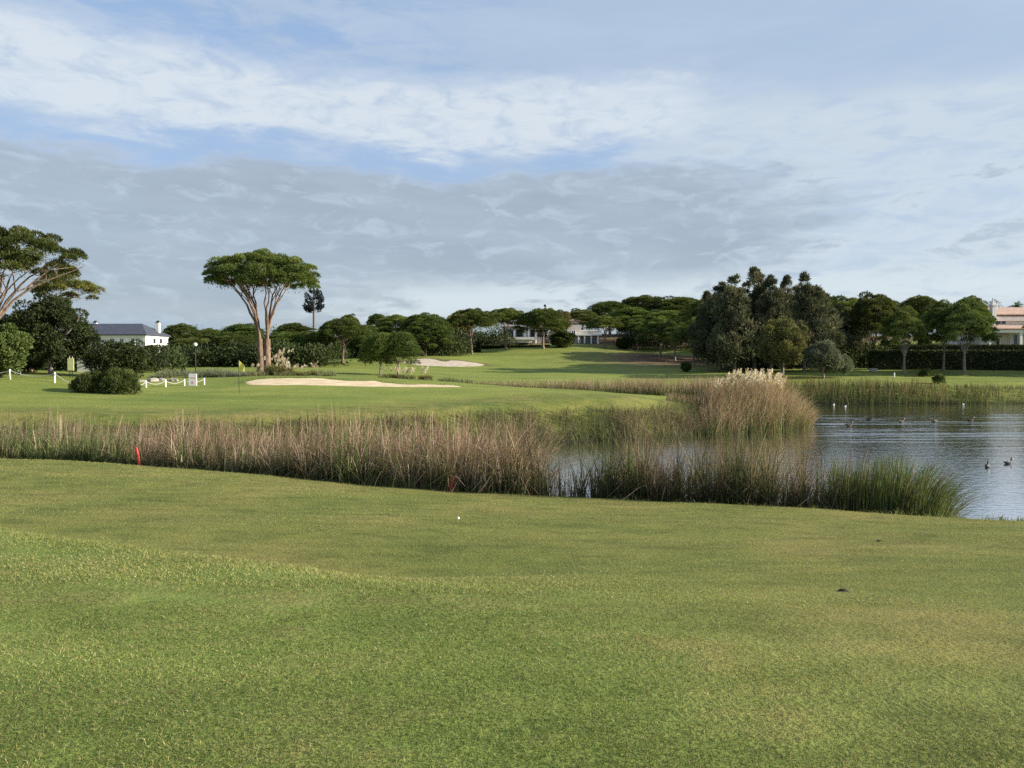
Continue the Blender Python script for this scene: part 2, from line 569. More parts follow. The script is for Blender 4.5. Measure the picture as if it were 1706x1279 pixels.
# ------------------------------------------------------------------ water
def water_mat():
    m, nt = new_mat('pond_water')
    L = nt.links.new
    out = nd(nt, 'ShaderNodeOutputMaterial')
    tc = nd(nt, 'ShaderNodeTexCoord')

    def noise(st, sc, det):
        mp = nd(nt, 'ShaderNodeMapping'); mp.inputs['Scale'].default_value = st
        L(tc.outputs['Object'], mp.inputs[0])
        n = nd(nt, 'ShaderNodeTexNoise'); n.inputs['Scale'].default_value = sc; n.inputs['Detail'].default_value = det
        L(mp.outputs[0], n.inputs['Vector']); return n.outputs['Fac']
    sep = nd(nt, 'ShaderNodeSeparateXYZ'); L(tc.outputs['Object'], sep.inputs[0])
    # choppier water further out, where the birds stir it
    mr = nd(nt, 'ShaderNodeMapRange', interpolation_type='SMOOTHSTEP')
    mr.inputs['From Min'].default_value = 36; mr.inputs['From Max'].default_value = 50
    mr.inputs['To Min'].default_value = 0.12; mr.inputs['To Max'].default_value = 1.0
    L(sep.outputs[1], mr.inputs['Value'])
    mr2 = nd(nt, 'ShaderNodeMapRange', interpolation_type='SMOOTHSTEP')
    mr2.inputs['From Min'].default_value = 60; mr2.inputs['From Max'].default_value = 67
    mr2.inputs['To Min'].default_value = 1.0; mr2.inputs['To Max'].default_value = 0.10
    L(sep.outputs[1], mr2.inputs['Value'])
    mr3 = nd(nt, 'ShaderNodeMapRange', interpolation_type='SMOOTHSTEP')
    mr3.inputs['From Min'].default_value = 15; mr3.inputs['From Max'].default_value = 22
    mr3.inputs['To Min'].default_value = 0.15; mr3.inputs['To Max'].default_value = 1.0
    L(sep.outputs[0], mr3.inputs['Value'])
    a = nd(nt, 'ShaderNodeMath', operation='MULTIPLY'); L(mr.outputs[0], a.inputs[0]); L(mr2.outputs[0], a.inputs[1])
    a2 = nd(nt, 'ShaderNodeMath', operation='MULTIPLY'); L(a.outputs[0], a2.inputs[0]); L(mr3.outputs[0], a2.inputs[1])
    gate = noise((0.05, 0.6, 1), 1.0, 3)
    gr = nd(nt, 'ShaderNodeMapRange'); gr.inputs['From Min'].default_value = 0.4; gr.inputs['From Max'].default_value = 0.62
    gr.inputs['To Min'].default_value = 0.1
    L(gate, gr.inputs['Value'])
    a3 = nd(nt, 'ShaderNodeMath', operation='MULTIPLY'); L(a2.outputs[0], a3.inputs[0]); L(gr.outputs[0], a3.inputs[1])
    b1 = nd(nt, 'ShaderNodeBump'); b1.inputs['Distance'].default_value = 0.3
    L(a3.outputs[0], b1.inputs['Strength']); L(noise((0.10, 0.85, 1), 1.5, 3), b1.inputs['Height'])
    b2 = nd(nt, 'ShaderNodeBump'); b2.inputs['Distance'].default_value = 0.03; b2.inputs['Strength'].default_value = 0.5
    L(noise((0.8, 1.6, 1), 3.5, 4), b2.inputs['Height']); L(b1.outputs[0], b2.inputs['Normal'])
    dif = nd(nt, 'ShaderNodeBsdfDiffuse'); dif.inputs['Color'].default_value = (0.045, 0.042, 0.026, 1)
    gl = nd(nt, 'ShaderNodeBsdfGlossy'); gl.inputs['Roughness'].default_value = 0.05; gl.inputs['Color'].default_value = (0.95, 0.97, 1, 1)
    L(b2.outputs[0], gl.inputs['Normal'])
    fr = nd(nt, 'ShaderNodeFresnel'); fr.inputs['IOR'].default_value = 3.6
    L(b2.outputs[0], fr.inputs['Normal'])
    mx = nd(nt, 'ShaderNodeMixShader')
    fm = nd(nt, 'ShaderNodeMapRange'); fm.inputs['To Min'].default_value = 0.78; L(fr.outputs[0], fm.inputs['Value'])
    L(fm.outputs[0], mx.inputs[0]); L(dif.outputs[0], mx.inputs[1]); L(gl.outputs[0], mx.inputs[2])
    L(mx.outputs[0], out.inputs['Surface'])
    return m


wx = np.array([-60, 160.0]); wy = np.array([4.0, 120.0])
water = mk('pond_water', [(np.array([[-60, 4, 0], [160, 4, 0], [160, 110, 0], [-60, 110, 0]], float), np.array([[0, 1, 2, 3]]), 0)], water_mat())
tag(water, kind='structure')

# ------------------------------------------------------------------ sand
def sand_mat(name, c1, c2):
    return noise_mat(name, c1, c2, 1.2, 0.95, 0.35, 6)


def sand(name, P, mat, depth=0.0, lift=0.03):
    x0, y0 = P.min(0); x1, y1 = P.max(0)
    gx = np.arange(x0 - 0.2, x1 + 0.4, (x1 - x0) / 110); gy = np.arange(y0 - 0.2, y1 + 0.4, (y1 - y0) / 44)
    XX, YY = np.meshgrid(gx, gy); xf, yf = XX.ravel(), YY.ravel()
    sd = poly_sd(xf, yf, P)
    # snap rim cells onto the outline so the edge is smooth
    zz = hgt(xf, yf) + lift - 0.10 * sstep((0.25 - sd) / 0.5) + 0.02 * np.sin(xf * 2.1 + yf) * np.sin(yf * 3.3)
    n1, n2 = len(gx), len(gy); II = np.arange(n1 * n2).reshape(n2, n1)
    F = np.stack([II[:-1, :-1].ravel(), II[:-1, 1:].ravel(), II[1:, 1:].ravel(), II[1:, :-1].ravel()], 1)
    keep = (sd[F] > -0.25).all(1)
    o = mk(name, [(np.stack([xf, yf, zz], 1), F[keep], 0)], mat, smooth=True)
    return tag(o, kind='structure')


sand('bunker_sand', S1, sand_mat('gold_sand', (0.50, 0.38, 0.23), (0.66, 0.53, 0.35)))
sand('bunker_sand', S2, sand_mat('grey_sand', (0.38, 0.31, 0.235), (0.50, 0.42, 0.33)), lift=0.05)

# ------------------------------------------------------------------ foliage builders
def unit(v):
    return v / (np.linalg.norm(v, axis=-1, keepdims=True) + 1e-9)


def leaves(C, Dn, L, W, rng):
    n = len(C)
    Dn = unit(Dn)
    S = unit(np.cross(Dn, rng.normal(size=(n, 3)))) * (W * rng.uniform(0.7, 1.3, n))[:, None]
    Ln = (L * rng.uniform(0.65, 1.3, n))[:, None]
    V = np.stack([C, C + Dn * Ln * 0.5 + S, C + Dn * Ln, C + Dn * Ln * 0.5 - S], 1).reshape(-1, 3)
    F = np.arange(4 * n).reshape(n, 4)
    return V, F


def pick(pal, t):
    pal = np.array(pal, float)
    t = np.clip(t, 0, 0.999) * (len(pal) - 1)
    i = t.astype(int); f = (t - i)[:, None]
    return pal[i] * (1 - f) + pal[i + 1] * f


PAL_PINE = [(0.036, 0.056, 0.014), (0.070, 0.098, 0.022), (0.108, 0.140, 0.030), (0.150, 0.180, 0.046)]
PAL_YPINE = [(0.05, 0.06, 0.016), (0.09, 0.105, 0.024), (0.15, 0.155, 0.035), (0.19, 0.18, 0.05)]
PAL_DARK = [(0.048, 0.062, 0.034), (0.078, 0.094, 0.048), (0.112, 0.118, 0.064), (0.165, 0.150, 0.095)]
PAL_OLIVE = [(0.06, 0.068, 0.024), (0.10, 0.102, 0.036), (0.15, 0.138, 0.052), (0.21, 0.175, 0.075)]
PAL_GREY = [(0.07, 0.085, 0.055), (0.11, 0.13, 0.085), (0.16, 0.18, 0.12), (0.20, 0.22, 0.16)]
PAL_SHRUB = [(0.03, 0.045, 0.014), (0.055, 0.08, 0.02), (0.085, 0.115, 0.03), (0.13, 0.15, 0.05)]
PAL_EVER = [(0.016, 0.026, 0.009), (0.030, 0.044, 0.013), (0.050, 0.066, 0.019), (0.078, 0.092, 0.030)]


def clump_leaves(cl, rad, per, rng, L, W, up=0.35, hemi=0.75, pal=PAL_PINE, spread=0.55, tone_sd=0.16):
    """leaf clumps: centres cl (M,3), radii rad (M,3)"""
    M = len(cl)
    idx = np.repeat(np.arange(M), per)
    n = len(idx)
    u = unit(rng.normal(size=(n, 3)))
    flip = (u[:, 2] < 0) & (rng.uniform(size=n) < hemi)
    u[flip, 2] *= -1
    rr = rng.uniform(0.55, 1.0, n) ** 0.6
    C = cl[idx] + u * rad[idx] * rr[:, None]
    Dn = unit(u + spread * rng.normal(size=(n, 3)) + np.array([0, 0, up]))
    V, F = leaves(C, Dn, L, W, rng)
    tone = 0.5 + (rng.normal(size=M) * tone_sd)[idx] + rng.normal(size=n) * 0.15
    col = np.repeat(pick(pal, tone), 4, axis=0)
    return V, F, col


def bez(p0, p1, p2, p3, n):
    t = np.linspace(0, 1, n)[:, None]
    return (1 - t) ** 3 * p0 + 3 * (1 - t) ** 2 * t * p1 + 3 * (1 - t) * t * t * p2 + t ** 3 * p3


class Proto:
    pass


PROTO_USED = {}


def make_tree(name, trunkVF, V, F, col, leafm, barkm, H, R):
    p = Proto(); p.H = H; p.R = R
    root = empty(name)
    mk('trunk', parts_of(trunkVF), barkm, root, smooth=True)
    mk('crown', [(V, F, 0)], leafm, root, col=col)
    p.root = root; p.used = False
    return p


def pine(seed, H=10.0, R=5.0, T=3.0, fork=(0.35, 0.55), nl=8, lean=(0, 0), stems=1, ncl=90, per=130, L=0.42, W=0.10,
         r0=0.28, pal=PAL_PINE, bark=None, thick=0.35, name='stone_pine', twigs=2, csize=0.165, edge=2.4, ragged=0.13, drop=0.8, flat=False, tone_sd=0.2, hemi=0.82, zj=0.05):
    rng = np.random.RandomState(seed)
    ph = rng.uniform(0, 6.28, 3)
    cen = np.array([lean[0], lean[1], 0.0])

    def rim(th):
        return R * (0.93 + ragged * 0.6 * np.sin(2 * th + ph[0]) + ragged * 0.5 * np.sin(3 * th + ph[1]) + ragged * 0.35 * np.sin(5 * th + ph[2]))
    i = np.arange(ncl)
    th = i * 2.39996 + rng.normal(size=ncl) * 0.12
    q = np.sqrt((i + 0.5) / ncl)
    a = R * csize * rng.uniform(0.75, 1.3, ncl)
    rmax = rim(th) - a * 0.6
    r = q * rmax
    zt = H - drop * T * q ** edge - a * 0.55 + rng.normal(size=ncl) * T * zj
    cl = np.stack([r * np.cos(th), r * np.sin(th), zt], 1)
    nlow = int(ncl * 0.75)
    th2 = rng.uniform(0, 2 * PI, nlow); q2 = np.sqrt(rng.uniform(0.08, 1, nlow))
    a2 = R * csize * rng.uniform(0.7, 1.15, nlow)
    r2 = q2 * (rim(th2) - a2 * 0.6)
    z2 = H - drop * T * q2 ** edge - a2 * 0.5 - T * thick * rng.uniform(0.4, 1.0, nlow)
    if flat:
        zt2 = H - drop * T * q2 ** edge - a2 * 0.5
        z2 = zt2 - np.maximum(0, zt2 - (H - T)) * rng.uniform(0.25, 1.0, nlow) ** 0.7
    cl2 = np.stack([r2 * np.cos(th2), r2 * np.sin(th2), z2], 1)
    cl = np.vstack([cl, cl2]) + cen
    rad = np.concatenate([a, a2])[:, None] * np.array([1, 1, 0.72])
    V, F, col = clump_leaves(cl, rad, per, rng, L, W, pal=pal, hemi=hemi, tone_sd=tone_sd)
    # trunk and limbs
    tubes = []
    tops = []
    for s in range(stems):
        off = np.array([0.0, 0, 0]) if stems == 1 else np.array([(-0.5 + s) * r0 * 1.0, (s - 0.5) * 0.15, 0])
        ft = fork[0] * H
        top = np.array([lean[0] * 0.35 + off[0] * 1.3, lean[1] * 0.35 + off[1], ft]) + np.append(rng.normal(size=2) * (0.12 if stems == 1 else 0.04), 0)
        P = bez(off + [0, 0, -0.35], off + np.array([rng.normal() * 0.06, rng.normal() * 0.1, ft * 0.45]), top - np.array([0.05, 0, ft * 0.3]), top, 9)
        rr = r0 * (1.0 if stems == 1 else 0.72) * (1.0 - (0.35 if stems == 1 else 0.25) * np.linspace(0, 1, 9)); rr[0] *= 1.5; rr[1] *= 1.15
        tubes.append(tube(P, rr, 9, False))
        tops.append((top, rr[-1]))
    for k in range(nl):
        top, rt = tops[k % stems]
        ang = (k + rng.uniform(-0.25, 0.25)) / nl * 2 * PI
        if stems == 2:
            ang = (PI if k % 2 == 0 else 0) + rng.uniform(-1.45, 1.45)
        qq = rng.uniform(0.35, 0.92) if k % 3 else rng.uniform(0.7, 0.95)
        rt_ = rim(ang) * qq
        tgt = np.array([rt_ * math.cos(ang), rt_ * math.sin(ang), H - drop * T * qq ** edge - T * thick * 0.75]) + cen
        h0 = rng.uniform(0, max(0.0, fork[1] - fork[0])) * H * 0.3
        st = top + np.array([0, 0, -h0 * 0.2])
        dz = tgt[2] - st[2]; out = tgt - st; out[2] = 0
        P = bez(st, st + out * 0.12 + [0, 0, dz * 0.5], tgt - out * 0.45 - [0, 0, dz * 0.22], tgt, 10)
        P[2:-1] += rng.normal(size=(7, 3)) * 0.05 * R * 0.25
        rl = rt * rng.uniform(0.42, 0.62)
        rad_l = rl * (1 - 0.8 * np.linspace(0, 1, 10) ** 0.8)
        tubes.append(tube(P, rad_l, 7))
        for t in range(twigs):
            j = rng.randint(4, 8)
            a3 = ang + rng.uniform(-0.9, 0.9); q3 = np.clip(qq + rng.uniform(-0.4, 0.25), 0.15, 0.95)
            r3 = rim(a3) * q3
            t3 = np.array([r3 * math.cos(a3), r3 * math.sin(a3), H - drop * T * q3 ** edge - T * thick * 0.6]) + cen
            o3 = t3 - P[j]
            Q = bez(P[j], P[j] + o3 * 0.3 + [0, 0, 0.12 * abs(o3[2])], t3 - o3 * 0.25 + [0, 0, 0], t3, 7)
            tubes.append(tube(Q, rad_l[j] * 0.65 * (1 - 0.75 * np.linspace(0, 1, 7)), 6))
    return make_tree(name, cat(tubes), V, F, col, M_LEAF, bark or M_BARK, H, R)


def conifer(seed, H=12.0, R=2.2, base=0.12, ncl=150, per=150, pal=PAL_DARK, name='casuarina_tree', L=0.5, W=0.05, leaders=3):
    rng = np.random.RandomState(seed)
    cl, rad = [], []
    lx = [(rng.uniform(-0.35, 0.35) * R, rng.uniform(-0.35, 0.35) * R, rng.uniform(0.75, 0.96)) for _ in range(leaders)]
    lx[0] = (0, 0, 1.0)
    for i in range(ncl):
        a, b, hh = lx[i % leaders]
        t = rng.uniform(0, 1) ** 0.85
        z = (base + (hh - base) * t) * H
        env = R * 0.95 * math.sin(PI * min(1, 0.16 + 0.83 * t)) ** 0.68 * (1.12 - 0.5 * t) * (0.75 + 0.25 * math.sin(9 * t + i % leaders * 2)) * (0.6 + 0.4 * min(1, t / 0.12))
        th = rng.uniform(0, 2 * PI); r = env * math.sqrt(rng.uniform(0.2, 1.2)) * (1.35 if rng.uniform() < 0.2 else 1.0); z += 0.35 * r
        f = min(1, t * 1.4)
        s = R * rng.uniform(0.16, 0.36) * (1 - 0.62 * t ** 2)
        cl.append((a * f + r * math.cos(th), b * f + r * math.sin(th), z - s)); rad.append((s * 0.8, s * 0.8, s * 1.35))
    V, F, col = clump_leaves(np.array(cl), np.array(rad), per, rng, L, W, up=0.9, hemi=0.5, pal=pal, spread=0.5, tone_sd=0.26)
    tubes = [tube(bez(np.array([0, 0, -0.3]), np.array([0.1, 0, H * 0.3]), np.array([-0.1, 0.1, H * 0.6]), np.array([0, 0, H * 0.95]), 9),
                  0.2 * (1 - 0.9 * np.linspace(0, 1, 9)), 8)]
    for a, b, hh in lx[1:]:
        tubes.append(tube(bez(np.array([0, 0, H * 0.12]), np.array([a * 0.4, b * 0.4, H * 0.25]), np.array([a, b, H * 0.5]), np.array([a, b, H * hh * 0.93]), 8),
                          0.13 * (1 - 0.9 * np.linspace(0, 1, 8)), 7))
    return make_tree(name, cat(tubes), V, F, col, M_DARKLEAF, M_BARKG, H, R)


def broad(seed, H=8.0, R=4.0, base=0.2, ncl=110, per=220, pal=PAL_DARK, name='broadleaf_tree', L=0.26, W=0.08, csize=0.24, mat=None, nst=5, tone_sd=0.16):
    rng = np.random.RandomState(seed)
    zc = H * (1 + base) / 2; hz = H * (1 - base) / 2
    ph = rng.uniform(0, 6.28, 4)
    cl, rad = [], []
    for i in range(ncl):
        u = unit(rng.normal(size=3)); th = math.atan2(u[1], u[0])
        k = 1 + 0.10 * math.sin(2 * th + ph[0]) + 0.09 * math.sin(3 * th + ph[1] + 3 * u[2]) + 0.07 * math.sin(5 * u[2] + ph[2])
        q = rng.uniform(0.35, 1.0) ** 0.5
        s = R * csize * rng.uniform(0.65, 1.25)
        p = u * np.array([R - s * 0.7, R - s * 0.7, hz - s * 0.6]) * q * k
        cl.append((p[0], p[1], zc + p[2])); rad.append((s, s, s * 0.85))
    V, F, col = clump_leaves(np.array(cl), np.array(rad), per, rng, L, W, up=0.2, hemi=0.4, pal=pal, spread=0.7, tone_sd=tone_sd)
    tubes = [tube(bez(np.array([0, 0, -0.3]), np.array([0.1, 0, H * 0.1]), np.array([-0.1, 0.1, H * 0.2]), np.array([0, 0, H * 0.35]), 7),
                  0.035 * H * (1 - 0.4 * np.linspace(0, 1, 7)), 8)]
    for k in range(nst):
        an = k / nst * 2 * PI + rng.uniform(-0.4, 0.4)
        t = np.array([0.6 * R * math.cos(an), 0.6 * R * math.sin(an), H * rng.uniform(0.6, 0.8)])
        s = np.array([0, 0, H * rng.uniform(0.1, 0.33)])
        tubes.append(tube(bez(s, s + (t - s) * 0.3 + [0, 0, 0.1 * H], t - [0, 0, 0.15 * H], t, 8), 0.02 * H * (1 - 0.8 * np.linspace(0, 1, 8)), 6))
    return make_tree(name, cat(tubes), V, F, col, mat or M_DARKLEAF, M_BARKG, H, R)


def shrub(seed, R=1.0, H=1.4, n=2600, pal=PAL_SHRUB, name='shrub', L=0.22, W=0.04, up=0.5, label=None, mat=None):
    """low bush: one stem part and one foliage part"""
    rng = np.random.RandomState(seed)
    ncl = 34
    u = unit(rng.normal(size=(ncl, 3))); u[:, 2] = np.abs(u[:, 2])
    s = R * 0.3 * rng.uniform(0.7, 1.2, ncl)
    cl = u * np.array([R * 0.78, R * 0.78, H * 0.72]) * rng.uniform(0.3, 1, ncl)[:, None] ** 0.5
    cl[:, 2] += 0.1
    V, F, col = clump_leaves(cl, s[:, None] * np.array([1, 1, 0.9 * H / R if H < R else 1.0]), n // ncl, rng, L, W, up=up, hemi=0.6, pal=pal, spread=0.6)
    tubes = []
    for k in range(5):
        an = k / 5 * 2 * PI
        tubes.append(tube(bez(np.array([0, 0, -0.15]), np.array([0, 0, H * 0.2]), np.array([0.3 * R * math.cos(an), 0.3 * R * math.sin(an), H * 0.4]),
                              np.array([0.5 * R * math.cos(an), 0.5 * R * math.sin(an), H * 0.6]), 6), 0.03 * (1 - 0.7 * np.linspace(0, 1, 6)), 5))
    p = Proto(); p.H = H; p.R = R; p.used = False
    root = empty(name)
    mk('stems', parts_of(cat(tubes)), M_BARKG, root, smooth=True)
    mk('foliage', [(V, F, 0)], mat or M_LEAF, root, col=col)
    p.root = root
    return p


def inst(proto):
    if not proto.used:
        proto.used = True
        return proto.root
    r = proto.root.copy(); COL.objects.link(r)
    for k in ('label', 'category', 'group', 'kind'):
        if k in r: del r[k]
    for ch in list(proto.root.children):
        c = ch.copy(); COL.objects.link(c); c.parent = r
        c.matrix_parent_inverse = ch.matrix_parent_inverse
    return r


def plant(proto, px, D, top, wpx, label, cat_='tree', group=None, rz=None, zbase=None, wy=1.0):
    x, y, z = g(px, D)
    if zbase is not None: z = zbase
    ztop = pt(px, top, D)[2]
    o = inst(proto)
    o.location = (x, y, z)
    sx = wpx * D / FPX / (2 * proto.R)
    o.scale = (sx, sx * wy, max(0.2, (ztop - z) / proto.H))
    o.rotation_euler = (0, 0, random.uniform(0, 6.28) if rz is None else rz)
    tag(o, label, cat_, group)
    return o


# ------------------------------------------------------------------ trees
GP = 'stone pines around the golf course'
hero = pine(21, H=11.9, R=5.8, T=2.9, fork=(0.29, 0.5), nl=13, stems=2, ncl=96, per=420, L=0.24, W=0.034, r0=0.54, thick=0.5, csize=0.112, tone_sd=0.26, hemi=0.93, zj=0.11, edge=2.7, ragged=0.10, twigs=3, drop=0.62, flat=True)
plant(hero, 440, 78, 429, 192, 'tall lone umbrella pine with forked pink trunk behind the golden bunker', group=GP, rz=0.0)

p1 = pine(33, H=10.4, R=5.3, T=2.3, fork=(0.34, 0.5), nl=11, lean=(0.9, 0.3), ncl=44, per=420, tone_sd=0.26, hemi=0.93, zj=0.12, L=0.24, W=0.036, r0=0.36, thick=0.8, csize=0.125, ragged=0.22, twigs=3, drop=0.55)
plant(p1, -15, 58, 386, 235, 'large spreading pine cut by the left edge of the photo, tallest on the left', group=GP, rz=0.2)
p2 = pine(38, H=8.4, R=2.9, T=1.5, fork=(0.5, 0.6), nl=9, lean=(3.2, 0), ncl=30, per=200, tone_sd=0.25, hemi=0.93, zj=0.12, L=0.22, W=0.034, r0=0.2, thick=0.45, csize=0.17, pal=PAL_YPINE, ragged=0.15, twigs=3)
plant(p2, 50, 67, 460, 110, 'leaning pine with thin yellowish crown above the dark round tree', group=GP, rz=0.0)

pA = pine(41, H=10, R=5, T=3.4, fork=(0.34, 0.5), nl=9, ncl=74, per=280, tone_sd=0.25, hemi=0.9, zj=0.09, ragged=0.18, L=0.34, W=0.05)
pB = pine(42, H=10, R=5, T=4.8, fork=(0.30, 0.45), nl=8, ncl=90, per=270, tone_sd=0.25, hemi=0.9, zj=0.07, ragged=0.18, L=0.34, W=0.05, thick=0.42, edge=2.8)
pC = pine(43, H=10, R=5, T=6.6, fork=(0.22, 0.3), nl=7, ncl=120, per=250, L=0.34, W=0.05, thick=0.6, csize=0.14, edge=3.2, drop=0.6)
pD = pine(44, H=10, R=5, T=4.4, fork=(0.26, 0.5), nl=10, ncl=72, per=290, tone_sd=0.25, hemi=0.9, zj=0.10, L=0.32, W=0.045, thick=0.45, ragged=0.22, bark=M_BARKG, r0=0.26)
protos = {'A': pA, 'B': pB, 'C': pC, 'D': pD}

PINES = [
    # kind, px, D, top, width, label
    ('C', 303, 165, 543, 62, 'rounded pine crown just right of the white house chimney'),
    ('C', 348, 170, 550, 56, 'low rounded pine peeping between two crowns right of the white house'),
    ('B', 408, 162, 542, 76, 'flat topped pine behind the left side of the forked pine trunk'),
    ('C', 322, 112, 566, 92, 'broad low pine right behind the lamp post with the white globe'),
    ('C', 388, 110, 561, 96, 'broad low pine between the lamp post and the tall lone pine'),
    ('B', 490, 152, 541, 74, 'flat domed pine just left of the dark mast tree'),
    ('C', 476, 112, 557, 88, 'low pine just right of the forked trunk of the lone pine'),
    ('C', 530, 116, 556, 74, 'dark pine directly below the mast tree pole'),
    ('A', 571, 112, 534, 92, 'pine with pale visible trunk right of the mast tree'),
    ('B', 582, 172, 527, 36, 'small pine tip rising over the tree line right of the mast tree'),
    ('A', 630, 178, 525, 44, 'ragged pine top farthest back above the twin small pines'),
    ('C', 664, 132, 530, 84, 'wide pine crown behind the twin small pines'),
    ('C', 708, 128, 527, 82, 'wide dark pine left of the far bunker with low hanging crown'),
    ('C', 612, 128, 546, 70, 'shaded pine left behind the twin small pines'),
    ('A', 786, 138, 517, 82, 'pine standing over the right half of the far bunker'),
    ('A', 843, 146, 516, 78, 'pine in front of the white terrace of the middle villa'),
    ('B', 905, 143, 518, 76, 'pine just left of the round shrub beside the middle villa'),
    ('A', 1007, 148, 528, 66, 'small flat pine in front of the villa with the gabled wall'),
    ('B', 968, 172, 518, 66, 'dark pine behind the gabled villa wall'),
    ('B', 1016, 186, 505, 86, 'rounded hill pine at the left end of the hilltop crowns'),
    ('C', 1072, 190, 497, 100, 'highest pine on the middle hill'),
    ('B', 1132, 184, 498, 92, 'hilltop pine touching the dark casuarina group'),
    ('B', 1052, 166, 515, 90, 'hill pine in the second row below the highest crown'),
    ('B', 1112, 158, 520, 92, 'hill pine in the second row next to the casuarina group'),
    ('A', 1062, 150, 533, 72, 'slim pine on the hill edge right of the flat small pine'),
    ('D', 1100, 134, 532, 76, 'pine with dark trunk at the left of the bare red earth'),
    ('D', 1124, 126, 536, 72, 'pine with dark trunk on the bare red earth'),
    ('D', 1156, 116, 536, 74, 'pine with pale forked trunk left of the casuarina group'),
    ('B', 1412, 122, 501, 86, 'pine half hidden behind the right end of the casuarina group'),
    ('B', 1455, 112, 496, 104, 'tallest pine between the casuarina group and the long hedge'),
    ('D', 1506, 98, 520, 92, 'pine with bright branching trunk standing before the hedge left end'),
    ('B', 1532, 124, 499, 84, 'pine rising behind the long hedge'),
    ('D', 1572, 101, 510, 84, 'slim leaning pine close against the long hedge'),
    ('D', 1606, 97, 507, 112, 'wide pine with twin pale limbs in front of the right villa'),
    ('C', 1615, 132, 500, 60, 'pine crown touching the roof of the right villa'),
    ('C', 1470, 140, 505, 70, 'shaded pine behind the tallest right hand pine'),
    ('C', 1205, 128, 505, 110, 'pine deep in shade behind the left half of the casuarina group'),
    ('C', 1290, 136, 502, 110, 'pine deep in shade behind the middle of the casuarina group'),
    ('B', 1370, 142, 500, 110, 'pine deep in shade behind the right half of the casuarina group'),
    ('B', 1190, 148, 500, 100, 'pine farthest back behind the left edge of the casuarina group'),
    ('D', 1762, 97, 505, 120, 'unseen pine added just outside the right edge to shade the far lawn'),  # this and the next two stand out of view, added to shade the far lawn
    ('C', 1960, 98, 500, 130, 'unseen low crowned pine added farthest outside the right edge for its shade'),
    ('B', 1860, 98, 500, 130, 'unseen pine added further outside the right edge for its shadow'),
]
for k, px, D, top, w, lab in PINES:
    if D > 120 and k in 'BC': w *= 1.14
    plant(protos[k], px, D, top, w, lab, group=GP)

pT = pine(51, H=5, R=3.0, T=2.9, fork=(0.30, 0.4), nl=6, ncl=70, per=260, L=0.2, W=0.032, r0=0.15, thick=0.45, edge=2.8, csize=0.2, bark=M_BARKG)
plant(pT, 634, 85, 557, 66, 'left one of the twin small dense pines by the golden bunker', group=GP)
plant(pT, 664, 85.5, 556, 82, 'right one of the twin small dense pines by the golden bunker', group=GP)

GC = 'dark casuarinas in the right hand group'
cA = conifer(61, leaders=3, ncl=150, per=125, base=0.2); cB = conifer(62, leaders=4, ncl=155, per=125, base=0.18); cC = conifer(63, R=2.6, leaders=4, ncl=165, per=125, base=0.14)
CON = [('A', 1178, 104, 488, 58, 'leftmost and shortest casuarina of the dark group'),
       ('B', 1200, 108, 474, 70, 'casuarina second from the left in the dark group'),
       ('C', 1224, 101, 462, 84, 'bushy casuarina left of the tallest one'),
       ('A', 1256, 106, 449, 78, 'tallest casuarina of the dark group'),
       ('B', 1284, 102, 463, 66, 'casuarina just right of the tallest one'),
       ('A', 1310, 110, 462, 46, 'narrow casuarina with a gap of sky on its right'),
       ('C', 1340, 103, 458, 84, 'broad casuarina right of the gap of sky'),
       ('B', 1366, 108, 487, 70, 'casuarina sloping down at the right of the dark group'),
       ('C', 1396, 112, 510, 84, 'rightmost low casuarina beside the right hand pines'),
       ('C', 1240, 112, 500, 90, 'casuarina half hidden in the middle of the dark group'),
       ('B', 1322, 113, 506, 80, 'casuarina half hidden behind the olive gold tree')]
for k, px, D, top, w, lab in CON:
    plant({'A': cA, 'B': cB, 'C': cC}[k], px, D, top, w, lab, group=GC)

bOl = broad(71, H=7, R=3.2, base=0.12, pal=PAL_OLIVE, name='olive_green_tree', L=0.26, W=0.06, mat=M_LEAF, csize=0.2, nst=6)
plant(bOl, 1303, 94, 529, 88, 'olive gold bushy tree in front of the casuarina group')
bGr = broad(72, H=4, R=2.2, base=0.1, pal=PAL_GREY, name='olive_tree', L=0.26, W=0.05, mat=M_LEAF, csize=0.26, ncl=60)
plant(bGr, 1372, 91, 570, 62, 'silvery olive tree on the far bank, taller of the two')
plant(bGr, 1402, 92, 592, 36, 'silvery olive bush leaning low at the right of the olive tree')
bBig = broad(73, H=6.2, R=3.7, base=0.10, ncl=150, per=330, pal=PAL_EVER, name='evergreen_tree', L=0.2, W=0.045, csize=0.17)
plant(bBig, 84, 63, 494, 158, 'big dark rounded evergreen left of the white house', rz=0.5)
bEdge = broad(74, H=3.4, R=1.7, base=0.05, pal=PAL_SHRUB, name='evergreen_tree', L=0.2, W=0.06, mat=M_LEAF)
plant(bEdge, 0, 55, 544, 84, 'fresh green rounded tree at the left edge below the big pine')
bSh = broad(75, H=3.2, R=2.8, base=0.0, pal=PAL_EVER, name='evergreen_shrub', L=0.18, W=0.045, csize=0.2)
plant(bSh, 206, 64, 568, 122, 'dark spreading shrub in front of the white house', 'shrub')
plant(bSh, 40, 66, 578, 90, 'dark shrub in the gap left of the big rounded evergreen', 'shrub')
bTan = broad(76, H=8, R=3.6, base=0.3, pal=PAL_OLIVE, name='broadleaf_tree', L=0.35, W=0.1, mat=M_LEAF)
plant(bTan, 926, 160, 513, 50, 'pale tan tree behind the middle villa next to the cypress tip')
plant(bTan, 766, 158, 520, 56, 'grey green tree top behind the pine over the far bunker')
cyp = conifer(64, H=12, R=0.9, leaders=1, ncl=70, base=0.05, name='cypress_tree', L=0.35)
plant(cyp, 908, 172, 508, 9, 'thin pointed cypress tip above the middle villa')
